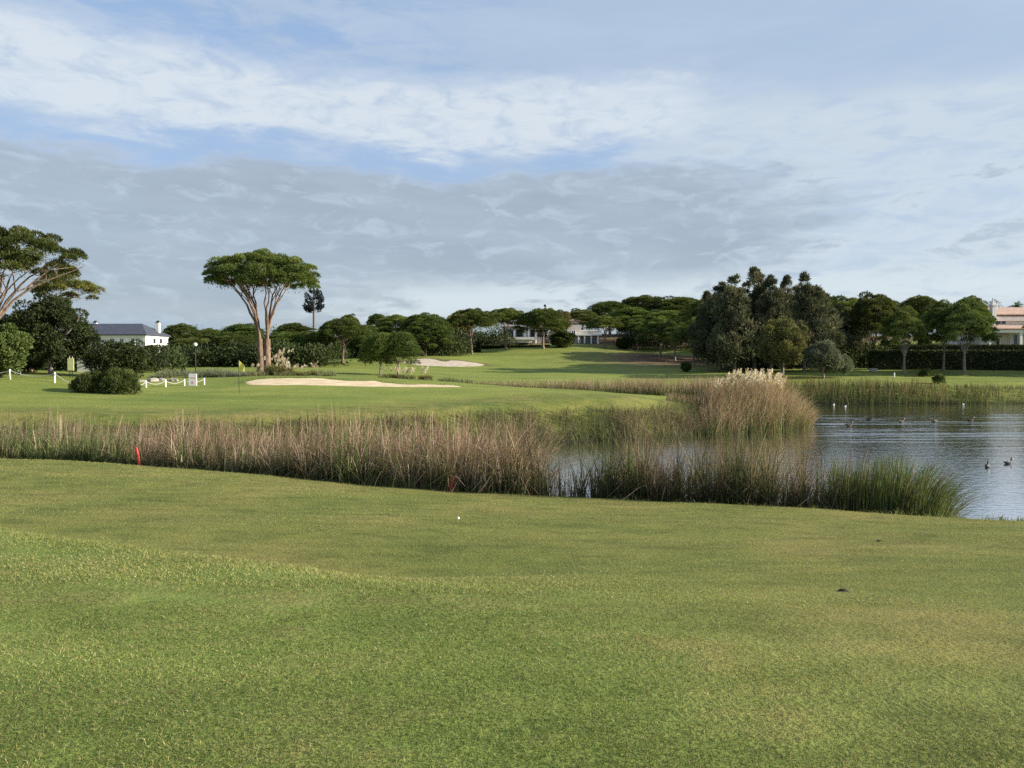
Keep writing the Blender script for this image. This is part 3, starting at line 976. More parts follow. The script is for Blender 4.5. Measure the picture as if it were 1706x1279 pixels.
bRound = broad(77, H=3.6, R=2.9, base=0.0, pal=PAL_SHRUB, name='round_shrub', L=0.28, W=0.09, mat=M_LEAF, csize=0.2)
plant(bRound, 937, 146, 553, 48, 'round clipped green shrub in front of the middle villa', 'shrub')
plant(bRound, 1040, 150, 563, 30, 'low shrub at the foot of the hill pines', 'shrub')
plant(bRound, 1143, 104, 603, 20, 'small dark bush on the fairway edge left of the casuarinas', 'shrub')
plant(bRound, 846, 150, 572, 30, 'low clipped bush below the villa terrace', 'shrub')

lowb = shrub(81, R=2.1, H=1.8, n=9000, L=0.34, W=0.035, up=0.7, name='flax_bush')
plant(lowb, 152, 48.5, 618, 62, 'spiky green bush on the lawn, left half of the pair by the rope fence', 'bush', 'spiky bushes on the left lawn')
plant(lowb, 200, 48.5, 612, 66, 'spiky green bush on the lawn, right half of the pair by the rope fence', 'bush', 'spiky bushes on the left lawn')

# shaded scrub below the pines: nobody could count it
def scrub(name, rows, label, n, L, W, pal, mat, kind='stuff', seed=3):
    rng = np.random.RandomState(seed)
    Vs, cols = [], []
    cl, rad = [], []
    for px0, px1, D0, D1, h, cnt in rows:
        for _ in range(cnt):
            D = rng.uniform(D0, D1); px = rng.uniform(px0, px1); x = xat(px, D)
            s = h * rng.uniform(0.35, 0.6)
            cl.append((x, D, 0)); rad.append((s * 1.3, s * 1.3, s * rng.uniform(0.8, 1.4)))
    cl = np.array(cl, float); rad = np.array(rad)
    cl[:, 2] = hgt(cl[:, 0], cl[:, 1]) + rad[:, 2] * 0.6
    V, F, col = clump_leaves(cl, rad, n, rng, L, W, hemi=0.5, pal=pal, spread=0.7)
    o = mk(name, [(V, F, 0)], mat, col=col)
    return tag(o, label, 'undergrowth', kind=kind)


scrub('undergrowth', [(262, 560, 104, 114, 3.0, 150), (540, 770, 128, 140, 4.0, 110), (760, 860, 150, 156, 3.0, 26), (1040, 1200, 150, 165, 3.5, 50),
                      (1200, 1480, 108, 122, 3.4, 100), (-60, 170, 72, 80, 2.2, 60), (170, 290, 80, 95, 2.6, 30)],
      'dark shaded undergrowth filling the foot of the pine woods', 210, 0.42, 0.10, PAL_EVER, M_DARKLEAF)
scrub('distant_wood', [(-300, 2000, 200, 222, 5.5, 260), (-400, -40, 140, 180, 9.0, 40)],
      'far off wood closing the view behind the pines', 260, 0.45, 0.08, PAL_PINE, M_LEAF, seed=4)

# ------------------------------------------------------------------ reeds
def reeds(name, x, y, h, bend, width, cbase, ctip, rng, label, leandir=None, seg=4, z=None, mat=None, parent=None, tipstart=0.25, cat_='reeds', kind='stuff', droop=0.0, kink=None):
    n = len(x)
    z0 = hgt(x, y) - 0.05 if z is None else z
    z0 = np.maximum(z0, -0.5)
    if leandir is None:
        a = rng.uniform(0, 2 * PI, n)
    else:
        a = leandir
    ld = np.stack([np.cos(a), np.sin(a)], 1)
    b = rng.uniform(0, PI, n)
    sx = np.stack([np.cos(b), np.sin(b), np.zeros(n)], 1)
    Vs, cs = [], []
    for k in range(seg + 1):
        t = k / seg
        up = h * (t - 0.35 * bend * t ** 2.2 - droop * t ** 4)
        out = h * bend * (0.25 * t + 0.75 * t ** 2.2)
        if kink is not None:
            e = np.maximum(0, t - kink[1]) * kink[0] * h
            up = up - e * 1.25; out = out + e * 0.9
        c = np.stack([x + ld[:, 0] * out, y + ld[:, 1] * out, z0 + up], 1)
        w = width * (1.0 - 0.85 * t ** 1.6)
        Vs += [c - sx * w[:, None] * 0.5, c + sx * w[:, None] * 0.5]
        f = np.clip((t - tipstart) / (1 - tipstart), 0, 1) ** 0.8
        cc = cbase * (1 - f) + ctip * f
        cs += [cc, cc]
    V = np.stack(Vs, 1).reshape(-1, 3); col = np.stack(cs, 1).reshape(-1, 3)
    k2 = 2 * (seg + 1)
    b0 = np.arange(n)[:, None, None] * k2
    q = np.array([[2 * k, 2 * k + 1, 2 * k + 3, 2 * k + 2] for k in range(seg)])[None]
    F = (b0 + q).reshape(-1, 4)
    o = mk(name, [(V, F, 0)], mat or M_REED, parent, col=col)
    if label: tag(o, label, cat_, kind=kind)
    return o


TAN = np.array([(0.42, 0.31, 0.225), (0.31, 0.205, 0.165), (0.37, 0.26, 0.205), (0.23, 0.15, 0.115), (0.40, 0.33, 0.22), (0.58, 0.49, 0.38), (0.16, 0.105, 0.08)]) * np.array([1.0, 0.90, 0.93])
GRN = np.array([(0.070, 0.105, 0.030), (0.11, 0.15, 0.04), (0.05, 0.08, 0.028), (0.15, 0.17, 0.06), (0.085, 0.11, 0.05)])
DRK = np.array([(0.06, 0.06, 0.03), (0.09, 0.075, 0.045), (0.12, 0.10, 0.06), (0.07, 0.085, 0.035)])


def mixpal(n, dry, rng, A=TAN, B=GRN):
    d = rng.uniform(size=n) < dry
    c = np.where(d[:, None], A[rng.randint(0, len(A), n)], B[rng.randint(0, len(B), n)])
    return c * rng.uniform(0.8, 1.2, n)[:, None]


def vnoise(x, y, seed, octaves=4, gain=0.55):
    r = np.random.RandomState(seed)
    tab = r.uniform(-1, 1, (128, 128)); o = 0; a = 1; tot = 0
    for k in range(octaves):
        xi = np.floor(x).astype(int); yi = np.floor(y).astype(int); fx = sstep(x - xi); fy = sstep(y - yi)
        t = lambda i, j: tab[(xi + i) % 128, (yi + j) % 128]
        o = o + a * ((t(0, 0) * (1 - fx) + t(1, 0) * fx) * (1 - fy) + (t(0, 1) * (1 - fx) + t(1, 1) * fx) * fy)
        tot += a; a *= gain; x = x * 2.03 + 17.3; y = y * 2.03 + 9.1
    return o / tot


def lump(v, seed, s=1.0):
    r = np.random.RandomState(seed); o = 0
    for k in range(1, 7):
        o = o + np.sin(v * s * k * 0.83 + r.uniform(0, 6.28)) / (0.6 + 0.5 * k)
    return o / 2.2


rng = np.random.RandomState(101)
TOPX = [-200, 0, 100, 180, 250, 300, 350, 400, 470, 560, 620, 700, 760, 830, 866, 890, 930, 960, 1000, 1050, 1100, 1150, 1200, 1260, 1310, 1350, 1420, 1490, 1530, 1560, 1600, 1640]
TOPY = [676, 678, 680, 688, 690, 680, 684, 688, 694, 672, 684, 680, 690, 690, 672, 705, 742, 750, 738, 722, 730, 728, 724, 722, 735, 752, 756, 742, 742, 765, 800, 846]


def near_belt(n, px0, px1, v0, v1, rng, vpow=1.0):
    px = rng.uniform(px0, px1, n)
    v = v0 + (v1 - v0) * rng.uniform(size=n) ** vpow
    u = (px - 853) / FPX
    y = (18.6 + v) / (1 + 0.33 * u)
    x = u * y
    top = np.interp(px, TOPX, TOPY)
    zt = CAMZ - (top - 600) / FPX * y
    z0 = np.maximum(hgt(x, y) - 0.05, -0.45)
    h = np.maximum(0.5, zt - z0)
    return px, v, x, y, h, z0


# left, dense and dry: clumps of blades that lean together
ncl = 1500
cpx, cv, _, _, _, _ = near_belt(ncl, -170, 890, 0.2, 4.6, rng)
keep = rng.uniform(size=ncl) < np.interp(cpx, [820, 850, 892], [1, 0.75, 0.1])
cpx, cv = cpx[keep], cv[keep]; ncl = len(cpx)
ch_ = rng.uniform(0.68, 1.08, ncl) + 0.10 * lump(cpx / 28.0, 3)
cl_ = rng.normal(0.4, 1.4, ncl); cb_ = rng.uniform(0.04, 0.5, ncl)
cgreen = np.clip(0.11 + 0.28 * lump(cpx / 70.0, 5) + 0.45 * (cpx < 225) * (cv < 3) + 0.35 * (cv < 0.9) + rng.normal(0, 0.22, ncl), 0.02, 0.95)
cbri = rng.uniform(0.65, 1.3, ncl)
per = 30
ci = np.repeat(np.arange(ncl), per); n = len(ci)
px = cpx[ci] + rng.normal(0, 9, n); v = np.maximum(0.12, cv[ci] + rng.normal(0, 0.28, n))
u = (px - 853) / FPX; y = (18.6 + v) / (1 + 0.33 * u); x = u * y
z0 = np.maximum(hgt(x, y) - 0.05, -0.45)
h = np.maximum(0.5, CAMZ - (np.interp(px, TOPX, TOPY) - 600) / FPX * y - z0)
hh = h * np.minimum(ch_[ci], 1.04) * rng.uniform(0.5, 1.06, n) * np.where(v < 1.2, 0.55 + 0.4 * v / 1.2, 1.0)
gsel = rng.uniform(size=n) < cgreen[ci]
dryc = TAN[rng.randint(0, len(TAN), n)]; grc = GRN[rng.randint(0, len(GRN), n)]
bri = (1.0 * cbri[ci] * rng.uniform(0.6, 1.45, n))[:, None]
ct = np.where(gsel[:, None], grc * 1.25, dryc) * bri
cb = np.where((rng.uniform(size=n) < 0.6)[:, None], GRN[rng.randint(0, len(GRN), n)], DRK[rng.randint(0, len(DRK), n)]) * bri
kk = (np.where(rng.uniform(size=n) < 0.3, rng.uniform(0.4, 1.5, n), 0.0), rng.uniform(0.45, 0.8, n))
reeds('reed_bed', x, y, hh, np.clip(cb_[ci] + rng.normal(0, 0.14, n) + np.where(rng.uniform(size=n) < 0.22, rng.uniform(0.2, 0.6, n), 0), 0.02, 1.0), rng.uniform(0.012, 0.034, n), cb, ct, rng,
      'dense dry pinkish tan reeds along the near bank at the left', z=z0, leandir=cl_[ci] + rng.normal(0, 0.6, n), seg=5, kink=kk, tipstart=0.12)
# right, thin enough to show the water between stems
n = 19000
px, v, x, y, h, z0 = near_belt(n, 840, 1450, 0.2, 4.4, rng)
den = np.interp(px, [850, 880, 930, 975, 1010, 1060, 1120, 1160, 1200, 1260, 1300, 1360, 1440], [0.9, 0.30, 0.14, 0.20, 0.6, 1.0, 0.55, 0.40, 0.7, 0.8, 0.40, 0.40, 0.45])
keep = rng.uniform(size=n) < den * (0.75 + 0.7 * lump(px / 7.0, 12)) * np.interp(px, [840, 870, 1420, 1450], [0.1, 1, 1, 0.2])
px, v, x, y, h, z0 = [a[keep] for a in (px, v, x, y, h, z0)]
n = len(px)
hh = h * rng.uniform(0.45, 1.12, n) * (1 + 0.12 * lump(px / 12.0, 14))
kk = (np.where(rng.uniform(size=n) < 0.35, rng.uniform(0.4, 1.6, n), 0.0), rng.uniform(0.4, 0.8, n))
gr = np.clip(0.45 + 0.4 * lump(px / 30.0, 15), 0.1, 0.9)
vb = np.clip(1 + 0.45 * lump(px / 14.0, 16) + 0.25 * rng.normal(size=n), 0.4, 1.9)[:, None]
ct = mixpal(n, 1 - gr, rng, TAN * 0.62, GRN * 0.85) * vb; cb = mixpal(n, 0.7, rng, DRK * 0.6, GRN * 0.7)
reeds('reed_bed', x, y, hh, rng.uniform(0.03, 0.6, n) ** 1.3, rng.uniform(0.011, 0.028, n), cb, ct, rng,
      'sparse dark stemmed reeds in the shallows with water showing between them', z=z0, seg=5, kink=kk)
# the green rushes at the right end, arching out over the water
n = 3200
px, v, x, y, h, z0 = near_belt(n, 1380, 1580, 0.3, 4.2, rng)
keep = rng.uniform(size=n) < np.interp(px, [1380, 1440, 1480, 1545, 1580], [0.35, 0.7, 1, 1, 0.35])
px, v, x, y, h, z0 = [a[keep] for a in (px, v, x, y, h, z0)]
n = len(px)
f = sstep((px - 1480) / 100)
hh = np.maximum(h, 1.1 + 0.5 * rng.uniform(size=n)) * rng.uniform(0.65, 1.1, n)
ct = mixpal(n, 0.12, rng, TAN * 0.7, GRN * 0.9); cb = mixpal(n, 0.25, rng, DRK, GRN)
reeds('rush_clump', x, y, hh, (0.06 + 0.75 * f * rng.uniform(0.2, 1, n)), rng.uniform(0.012, 0.024, n), cb, ct, rng,
      'tall green rushes at the right end of the near bank arching over the water', z=z0, seg=6, leandir=rng.normal(0, 0.5, n) * (1 - 0.5 * f), droop=0.12, cat_='rushes')

# grass fringe along the near crest
n = 9000
px = rng.uniform(-150, 1800, n); u = (px - 853) / FPX; v = rng.normal(0.15, 0.22, n)
y = (18.6 + v) / (1 + 0.33 * u); x = u * y
keep = rng.uniform(size=n) < 0.45 + 0.7 * lump(px / 14.0, 31)
x, y, px = x[keep], y[keep], px[keep]; n = len(x)
reeds('bank_grass', x, y, rng.uniform(0.04, 0.17, n) * (1 + 0.6 * np.maximum(0, lump(px / 20.0, 33))), rng.uniform(0.2, 0.9, n), rng.uniform(0.010, 0.018, n),
      mixpal(n, 0.2, rng, TAN, GRN), mixpal(n, 0.4, rng, np.array([(0.22, 0.22, 0.07), (0.30, 0.28, 0.12)]), GRN * 1.3), rng,
      'uncut grass fringe along the top of the near bank', seg=2, cat_='grass')

# tussocks on the opposite bank
pts_ = np.array(coast[8:] )
def along(P, n, rng, off0, off1):
    P = np.array(P, float); d = np.hypot(*np.diff(P, axis=0).T); s = np.concatenate([[0], np.cumsum(d)])
    t = rng.uniform(0, s[-1], n)
    x = np.interp(t, s, P[:, 0]); y = np.interp(t, s, P[:, 1])
    i = np.clip(np.searchsorted(s, t) - 1, 0, len(P) - 2)
    nrm = np.stack([-(P[i + 1, 1] - P[i, 1]), P[i + 1, 0] - P[i, 0]], 1) / d[i][:, None]
    o = rng.uniform(off0, off1, n)
    return x + nrm[:, 0] * o, y + nrm[:, 1] * o, t, o


bankl = [(-26, 31.0), (-18, 32), (-12, 33.5), (-5, 36.5), (0.9, 41), (4.9, 42.7), (8, 43.6), (11.5, 46.6)]
n = 15000
x, y, t, o = along(bankl, n, rng, -0.4, 2.6)
lm = lump(t, 41, 1.3)
keep = rng.uniform(size=n) < 0.75 + 0.5 * lm
x, y, t, o, lm = [a[keep] for a in (x, y, t, o, lm)]; n = len(x)
hh = (1.3 + 0.45 * lm) * rng.uniform(0.5, 1.15, n) * (1.15 - 0.22 * np.maximum(o, 0))
dry = np.clip(0.55 + 0.4 * lump(t, 43, 0.8) + 0.3 * (x > 6), 0.05, 0.95)
reeds('rush_tussocks', x, y, hh, rng.uniform(0.1, 0.85, n), rng.uniform(0.014, 0.03, n), mixpal(n, 0.6, rng, DRK, GRN),
      mixpal(n, dry, rng, TAN * 0.6, GRN * 0.85), rng, 'dark olive rush tussocks along the opposite bank below the green', cat_='rushes', droop=0.1)

# the tall plumed clump on the point
root = empty('giant_reed_clump', (15.8, 51.5, 0.3))
tag(root, 'tall golden reed clump with white plumes on the point of the far bank', 'reed clump')
n = 15000
px = rng.uniform(1110, 1352, n); D = rng.uniform(46.0, 57, n)
x = xat(px, D); y = D
sd_ = sdist(x, y)
keep = (sd_ > -0.9) & (rng.uniform(size=n) < np.interp(px, [1110, 1150, 1180], [0.15, 0.6, 1]) * (0.8 + 0.4 * lump(px / 11.0, 77)))
px, x, y = px[keep], x[keep], y[keep]; n = len(x)
topc = np.interp(px, [1110, 1140, 1165, 1180, 1200, 1230, 1290, 1308, 1325, 1345, 1358], [705, 685, 655, 640, 628, 617, 618, 630, 645, 668, 695])
front = sstep((y - 46) / 6)
z0 = np.maximum(hgt(x, y) - 0.05, -0.4)
hh = np.maximum(0.8, (CAMZ - (topc - 600) / FPX * y - z0)) * rng.uniform(0.55, 1.06, n) * (0.62 + 0.38 * front)
gold = np.array([(0.38, 0.265, 0.185), (0.31, 0.20, 0.145), (0.42, 0.33, 0.22), (0.24, 0.155, 0.11), (0.56, 0.46, 0.34), (0.17, 0.115, 0.08)]) * np.array([1.0, 0.90, 0.92])
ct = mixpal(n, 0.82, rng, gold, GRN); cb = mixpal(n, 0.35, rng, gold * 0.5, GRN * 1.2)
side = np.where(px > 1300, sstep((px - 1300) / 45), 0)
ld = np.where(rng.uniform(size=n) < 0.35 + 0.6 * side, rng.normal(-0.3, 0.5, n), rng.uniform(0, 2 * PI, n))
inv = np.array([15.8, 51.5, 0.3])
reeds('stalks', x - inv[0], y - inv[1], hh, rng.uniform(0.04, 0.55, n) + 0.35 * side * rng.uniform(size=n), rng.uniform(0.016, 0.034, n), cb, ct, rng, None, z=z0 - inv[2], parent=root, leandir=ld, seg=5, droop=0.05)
# plumes: soft tapering heads of fine bristles
def plumes(base, hgts, rng, per=26, ln=0.55, parent=None, name='plumes', pal=None, lean=None, th=0.05):
    m = len(base)
    idx = np.repeat(np.arange(m), per); t = rng.uniform(0, 1, len(idx))
    axis = unit(np.stack([rng.normal(0.25, 0.2, m), rng.normal(0, 0.2, m), np.ones(m)], 1) if lean is None else lean)
    C = base[idx] + axis[idx] * (t * ln * hgts[idx])[:, None]
    r = unit(rng.normal(size=(len(idx), 3))); r[:, 2] = np.abs(r[:, 2]) * 0.6
    C = C + r * (th * (1 - 0.6 * t))[:, None]
    V, F = leaves(C, unit(axis[idx] * 0.9 + r * 0.6), 0.2 * ln / 0.55, 0.022, rng)
    pal = pal if pal is not None else np.array([(0.58, 0.50, 0.39), (0.48, 0.40, 0.30), (0.66, 0.60, 0.50)])
    c = pal[rng.randint(0, len(pal), m)][idx]
    return mk(name, [(V, F, 0)], M_REED, parent, col=np.repeat(c, 4, axis=0))


m = 170
ppx = rng.uniform(1185, 1306, m); pD = rng.uniform(50.5, 56, m)
ptop = np.interp(ppx, [1180, 1200, 1230, 1290, 1310], [640, 626, 613, 614, 628]) + rng.uniform(0, 1, m) ** 1.6 * 24 + 5
pb = np.array([pt(a, b + 7, c) for a, b, c in zip(ppx, ptop, pD)]) - inv
plumes(pb, rng.uniform(0.8, 1.3, m), rng, per=24, parent=root, ln=0.4, th=0.045)['kind'] = 'stuff'

# reeds in the hollow behind the green
n = 13000
px = rng.uniform(770, 1200, n); D = rng.uniform(59.5, 67, n); x = xat(px, D)
top = np.interp(px, [770, 800, 860, 950, 1060, 1130, 1200], [636, 634, 634, 632, 628, 627, 622]) + rng.uniform(-4, 22, n)
z0 = hgt(x, D) - 0.05
keep = (sdist(x, D) > -0.5) & (rng.uniform(size=n) < 0.7 + 0.4 * lump(px / 15.0, 52)) & (D > 60 + 3 * sstep((900 - px) / 90)) & (rng.uniform(size=n) < np.interp(px, [770, 860], [0.25, 1]))
px, x, D, top, z0 = [a[keep] for a in (px, x, D, top, z0)]; n = len(x)
hh = np.clip(CAMZ - (top - 600) / FPX * D - z0, 0.25, 2.6)
reeds('reed_bed', x, D, hh, rng.uniform(0.05, 0.45, n), rng.uniform(0.02, 0.04, n), mixpal(n, 0.6, rng, DRK * 1.3, GRN),
      mixpal(n, 0.85, rng, TAN, DRK * 2), rng, 'pale dry reeds in the hollow between the green and the fairway', z=z0)
# far bank belt
n = 15000
x, y, t, o = along([(140, 82), (53, 80), (40, 79.2), (31, 79.5), (24, 73), (20.5, 66)][::-1], n, rng, -0.5, 3.5)
keep = (xat(1780, 84) > x)
x, y, t, o = x[keep], y[keep], t[keep], o[keep]; n = len(x)
pxx = 853 + FPX * x / y
top = np.interp(pxx, [1150, 1300, 1345, 1420, 1500, 1560, 1585, 1640, 1672, 1690, 1760], [622, 622, 623, 626, 627, 635, 643, 634, 643, 651, 650]) + rng.uniform(-3, 12, n) + 4 * lump(pxx / 12., 61)
z0 = np.maximum(hgt(x, y) - 0.05, -0.4)
hh = np.clip(CAMZ - (top - 600) / FPX * y - z0, 0.5, 3.0) * np.where(o < 0.4, rng.uniform(0.5, 0.95, n), 1)
rust = np.array([(0.17, 0.10, 0.055), (0.23, 0.15, 0.08), (0.11, 0.07, 0.04), (0.28, 0.21, 0.11)])
dry = np.clip(0.72 + 0.35 * lump(pxx / 30.0, 63), 0.2, 0.97)
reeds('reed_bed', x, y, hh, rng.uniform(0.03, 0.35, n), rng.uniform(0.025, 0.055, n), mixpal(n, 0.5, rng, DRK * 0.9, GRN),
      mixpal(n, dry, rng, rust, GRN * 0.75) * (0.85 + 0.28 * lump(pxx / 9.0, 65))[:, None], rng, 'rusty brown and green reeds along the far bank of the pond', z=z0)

# pampas tufts around the lone pine and the bunker rim, each a plant of its own
def plume_parts(b, rg, root, per, ln, th):
    for q in range(len(b)):
        plumes(b[q:q + 1], rg.uniform(0.7, 1.2, 1), rg, per=per, parent=root, ln=ln, th=th, name='plume')


def pampas(loc, h, r, seed, label, plum=9, group='pale pampas tufts by the bunker', grey=False):
    rg = np.random.RandomState(seed)
    root = empty('pampas_tuft', loc)
    n = 650
    a = rg.uniform(0, 2 * PI, n); q = r * 0.8 * np.sqrt(rg.uniform(size=n))
    pal = PAL_GREY if grey else PAL_OLIVE
    c = pick(pal, rg.uniform(0.1, 1, n))
    reeds('leaves', q * np.cos(a), q * np.sin(a), h * rg.uniform(0.25, 0.8, n) * (1 - 0.35 * q / r), rg.uniform(0.1, 0.7, n), rg.uniform(0.025, 0.045, n), c * 0.8, c * 1.35, rg, None, z=np.full(n, -0.05), parent=root, leandir=a, droop=0.15)
    if plum:
        b = np.stack([rg.normal(0, r * 0.4, plum), rg.normal(0, r * 0.3, plum), h * rg.uniform(0.45, 0.85, plum)], 1)
        plume_parts(b, rg, root, 40, 0.34, 0.07)
    return tag(root, label, 'pampas grass', group)


PT = [(597, 74, 1.6, 1.0, 'pampas tuft at the foot of the lone pine, just right of its trunk', 10),
      (618, 70, 2.6, 1.3, 'tallest pampas tuft right of the lone pine', 16),
      (470, 70, 1.2, 1.0, 'pampas tuft right under the lone pine trunk', 8),
      (486, 69, 1.0, 0.9, 'small pampas tuft above the middle of the golden bunker', 6),
      (460, 71, 2.3, 1.2, 'bushy pampas tuft touching the right side of the lone pine trunk', 12),
      (505, 68, 0.9, 0.8, 'low pampas tuft on the bunker rim right of the pine', 6),
      (526, 70, 1.1, 0.8, 'pampas tuft on the bunker rim below the mast tree', 5),
      (425, 69, 0.9, 0.9, 'low pampas tuft just left of the lone pine trunk', 5),
      (652, 68, 0.9, 0.7, 'white pampas tuft in front of the left twin pine', 6),
      (668, 68, 0.9, 0.7, 'white pampas tuft in front of the right twin pine', 6),
      (682, 67, 0.8, 0.6, 'white pampas tuft right of the twin pines', 6),
      (708, 68, 1.1, 0.7, 'rightmost white pampas tuft behind the golden bunker', 7)]
for i, (px, D, h, r, lab, pl) in enumerate(PT):
    if px in (597, 618): px -= 130 if px == 597 else 150
    pampas(g(px, D), h, r, 200 + i, lab, pl)
GT = [(285, 69, 1.1, 1.5), (300, 70, 1.3, 1.4), (341, 67, 1.4, 1.5), (356, 68, 1.6, 1.4), (372, 67, 1.3, 1.4), (388, 68, 1.1, 1.2), (402, 67, 0.9, 1.0), (268, 66, 0.8, 1.0)]
GL = ['grey green tuft left of the lamp post with the white globe', 'grey green tuft directly left of the white notice board', 'grey green tuft directly right of the white notice board',
      'tallest grey green tuft between notice board and flag', 'grey green tuft third right of the notice board', 'grey green tuft just left of the yellow flag', 'low grey green tuft right behind the yellow flag', 'lowest grey green tuft near the rope fence end']
for i, ((px, D, h, r), lab) in enumerate(zip(GT, GL)):
    pampas(g(px, D), h, r, 300 + i, lab, 0, 'grey green tufts behind the flag', True)

# ------------------------------------------------------------------ foreground grass
rng = np.random.RandomState(77)
n = 640000
y = np.exp(rng.uniform(math.log(2.0), math.log(25.0), n)); x = rng.uniform(-0.76, 0.76, n) * y
keep = (y < crest(x) - 0.1)
x, y = x[keep], y[keep]; n = len(x)
rg_ = mound(x, y) * sstep((3.0 - x) / 4.0 + 0.1)
z0 = hgt(x, y) - 0.004
patch = vnoise(x * 0.9, y * 0.9, 91, 5) * 1.6
thin = vnoise(x * 2.6, y * 2.6, 92, 4)
dark = vnoise(x * 0.45 + 5, y * 1.1, 93, 4) * 1.5
bare = sstep((vnoise(x * 0.55 + 30, y * 1.5, 94, 4) - 0.28) / 0.2)
keep = rng.uniform(size=n) < 0.80 + 0.9 * thin - 0.25 * bare
x, y, z0, rg_, patch, dark, bare = [a[keep] for a in (x, y, z0, rg_, patch, dark, bare)]; n = len(x)
sc = 1 + np.maximum(0, y - 3) * 0.10
hh = (0.009 + 0.007 * rg_) * rng.uniform(0.4, 1.5, n) * sc
fg = np.array([(0.135, 0.185, 0.042), (0.17, 0.215, 0.054), (0.105, 0.155, 0.036), (0.215, 0.235, 0.08), (0.155, 0.19, 0.06)])
fy = np.array([(0.30, 0.275, 0.10), (0.40, 0.36, 0.17), (0.26, 0.25, 0.08), (0.30, 0.24, 0.12), (0.22, 0.18, 0.09)])
dry = np.clip(0.52 - 0.20 * rg_ + 0.38 * patch + 0.35 * bare, 0.04, 0.92)
ct = mixpal(n, dry, rng, fy, fg) * np.clip(1.0 + 0.30 * dark, 0.6, 1.35)[:, None] * rng.uniform(0.84, 1.18, n)[:, None]
fq = np.clip((y - 4.0) / 4.0, 0, 0.6)[:, None]
ct = ct * (1 - fq) + ct.mean(0) * np.clip(1 + 0.22 * dark + 0.12 * patch, 0.6, 1.4)[:, None] * np.array([1.0 , 1.0, 1.0]) * fq
fgl = reeds('lawn_grass', x, y, hh, rng.uniform(0.3, 1.5, n), rng.uniform(0.0026, 0.0048, n) * sc * (1 + (y > 5) * 0.5), ct * 0.97, ct * 1.15, rng,
            'short mown grass blades of the foreground fairway', seg=2, z=z0, mat=M_GRASS, cat_='grass')

# ------------------------------------------------------------------ buildings
def part(name, VFs, mat, parent, smooth=False):
    ps = []
    for VF in VFs: ps += parts_of(VF)
    return mk(name, ps, mat, parent, smooth=smooth)


def window(parent, x0, x1, z0, z1, y, frame=M_PAINT, glass=M_GLASS):
    f = 0.09
    w = part('window', [box(x0, x0 + f, y - 0.06, y, z0, z1), box(x1 - f, x1, y - 0.06, y, z0, z1), box(x0 + f, x1 - f, y - 0.06, y, z1 - f, z1),
                        box(x0 + f, x1 - f, y - 0.06, y, z0, z0 + f), box((x0 + x1) / 2 - 0.04, (x0 + x1) / 2 + 0.04, y - 0.055, y, z0 + f, z1 - f)], frame, parent)
    part('pane', [box(x0 + f, (x0 + x1) / 2 - 0.04, y - 0.025, y - 0.002, z0 + f, z1 - f), box((x0 + x1) / 2 + 0.04, x1 - f, y - 0.025, y - 0.002, z0 + f, z1 - f)], glass, w)


# white house at the left, its near corner at photo x = 243, turned so that the sunny end shows
D = 148.0; s = D / FPX
bx, by, bz = g(243, D)
zz = lambda py: pt(243, py, D)[2] - bz
h = empty('white_house', (bx, by, bz), math.radians(-2))
tag(h, 'white two storey house with dark slate hip roof and white chimney', 'house')
ev = zz(558.5); LX, DY = -18.5, 9.0
part('wall', [box(LX, 0, 0, DY, -1.0, ev)], M_WHITE, h)
q, t = hip_roof(LX - 0.45, 0.45, -0.45, DY + 0.45, ev, zz(537.0) - ev, 3.4, 0.22)
mk('roof', [(q[0], q[1], 0), (t[0], t[1], 0)], M_SLATE, h)
part('cornice', [box(LX, 0.18, -0.18, -0.003, ev - 0.3, ev - 0.003), box(0.003, 0.18, -0.003, DY, ev - 0.3, ev - 0.003)], M_PAINT, h)
for cx_, cy_, z0_, z1_ in ((-0.6, 6.2, zz(552), zz(534.5)), (-12.6, 4.9, zz(541), zz(535))):
    ch = part('chimney', [box(cx_ - 0.32, cx_ + 0.32, cy_ - 0.32, cy_ + 0.32, z0_ - 0.9, z1_)], M_PAINT, h)
    part('chimney_cap', [box(cx_ - 0.42, cx_ + 0.42, cy_ - 0.42, cy_ + 0.42, z1_ + 0.002, z1_ + 0.12), box(cx_ - 0.2, cx_ + 0.2, cy_ - 0.2, cy_ + 0.2, z1_ + 0.122, z1_ + 0.38)], M_DARKMETAL, ch)
for a, w_ in ((-12.6, 0.8), (-10.7, 2.0), (-7.0, 1.0), (-5.0, 0.8), (-2.9, 0.9)):
    window(h, a, a + w_, ev - 2.0, ev - 0.55, -0.002)
for c_ in (3.0, 5.6):
    part('window', [box(0.002, 0.05, c_, c_ + 0.9, ev - 2.0, ev - 0.5)], M_GLASS, h)
part('balcony', [box(0.003, 1.3, 0.2, 5.2, ev - 2.35, ev - 2.2), box(1.2, 1.3, 0.2, 5.2, ev - 2.197, ev - 1.5)], M_PAINT, h)
part('downpipe', [tube([(-0.12, -0.07, -0.8), (-0.12, -0.07, ev * 0.5), (-0.12, -0.07, ev - 0.31)], 0.045, 6)], M_STONE, h)

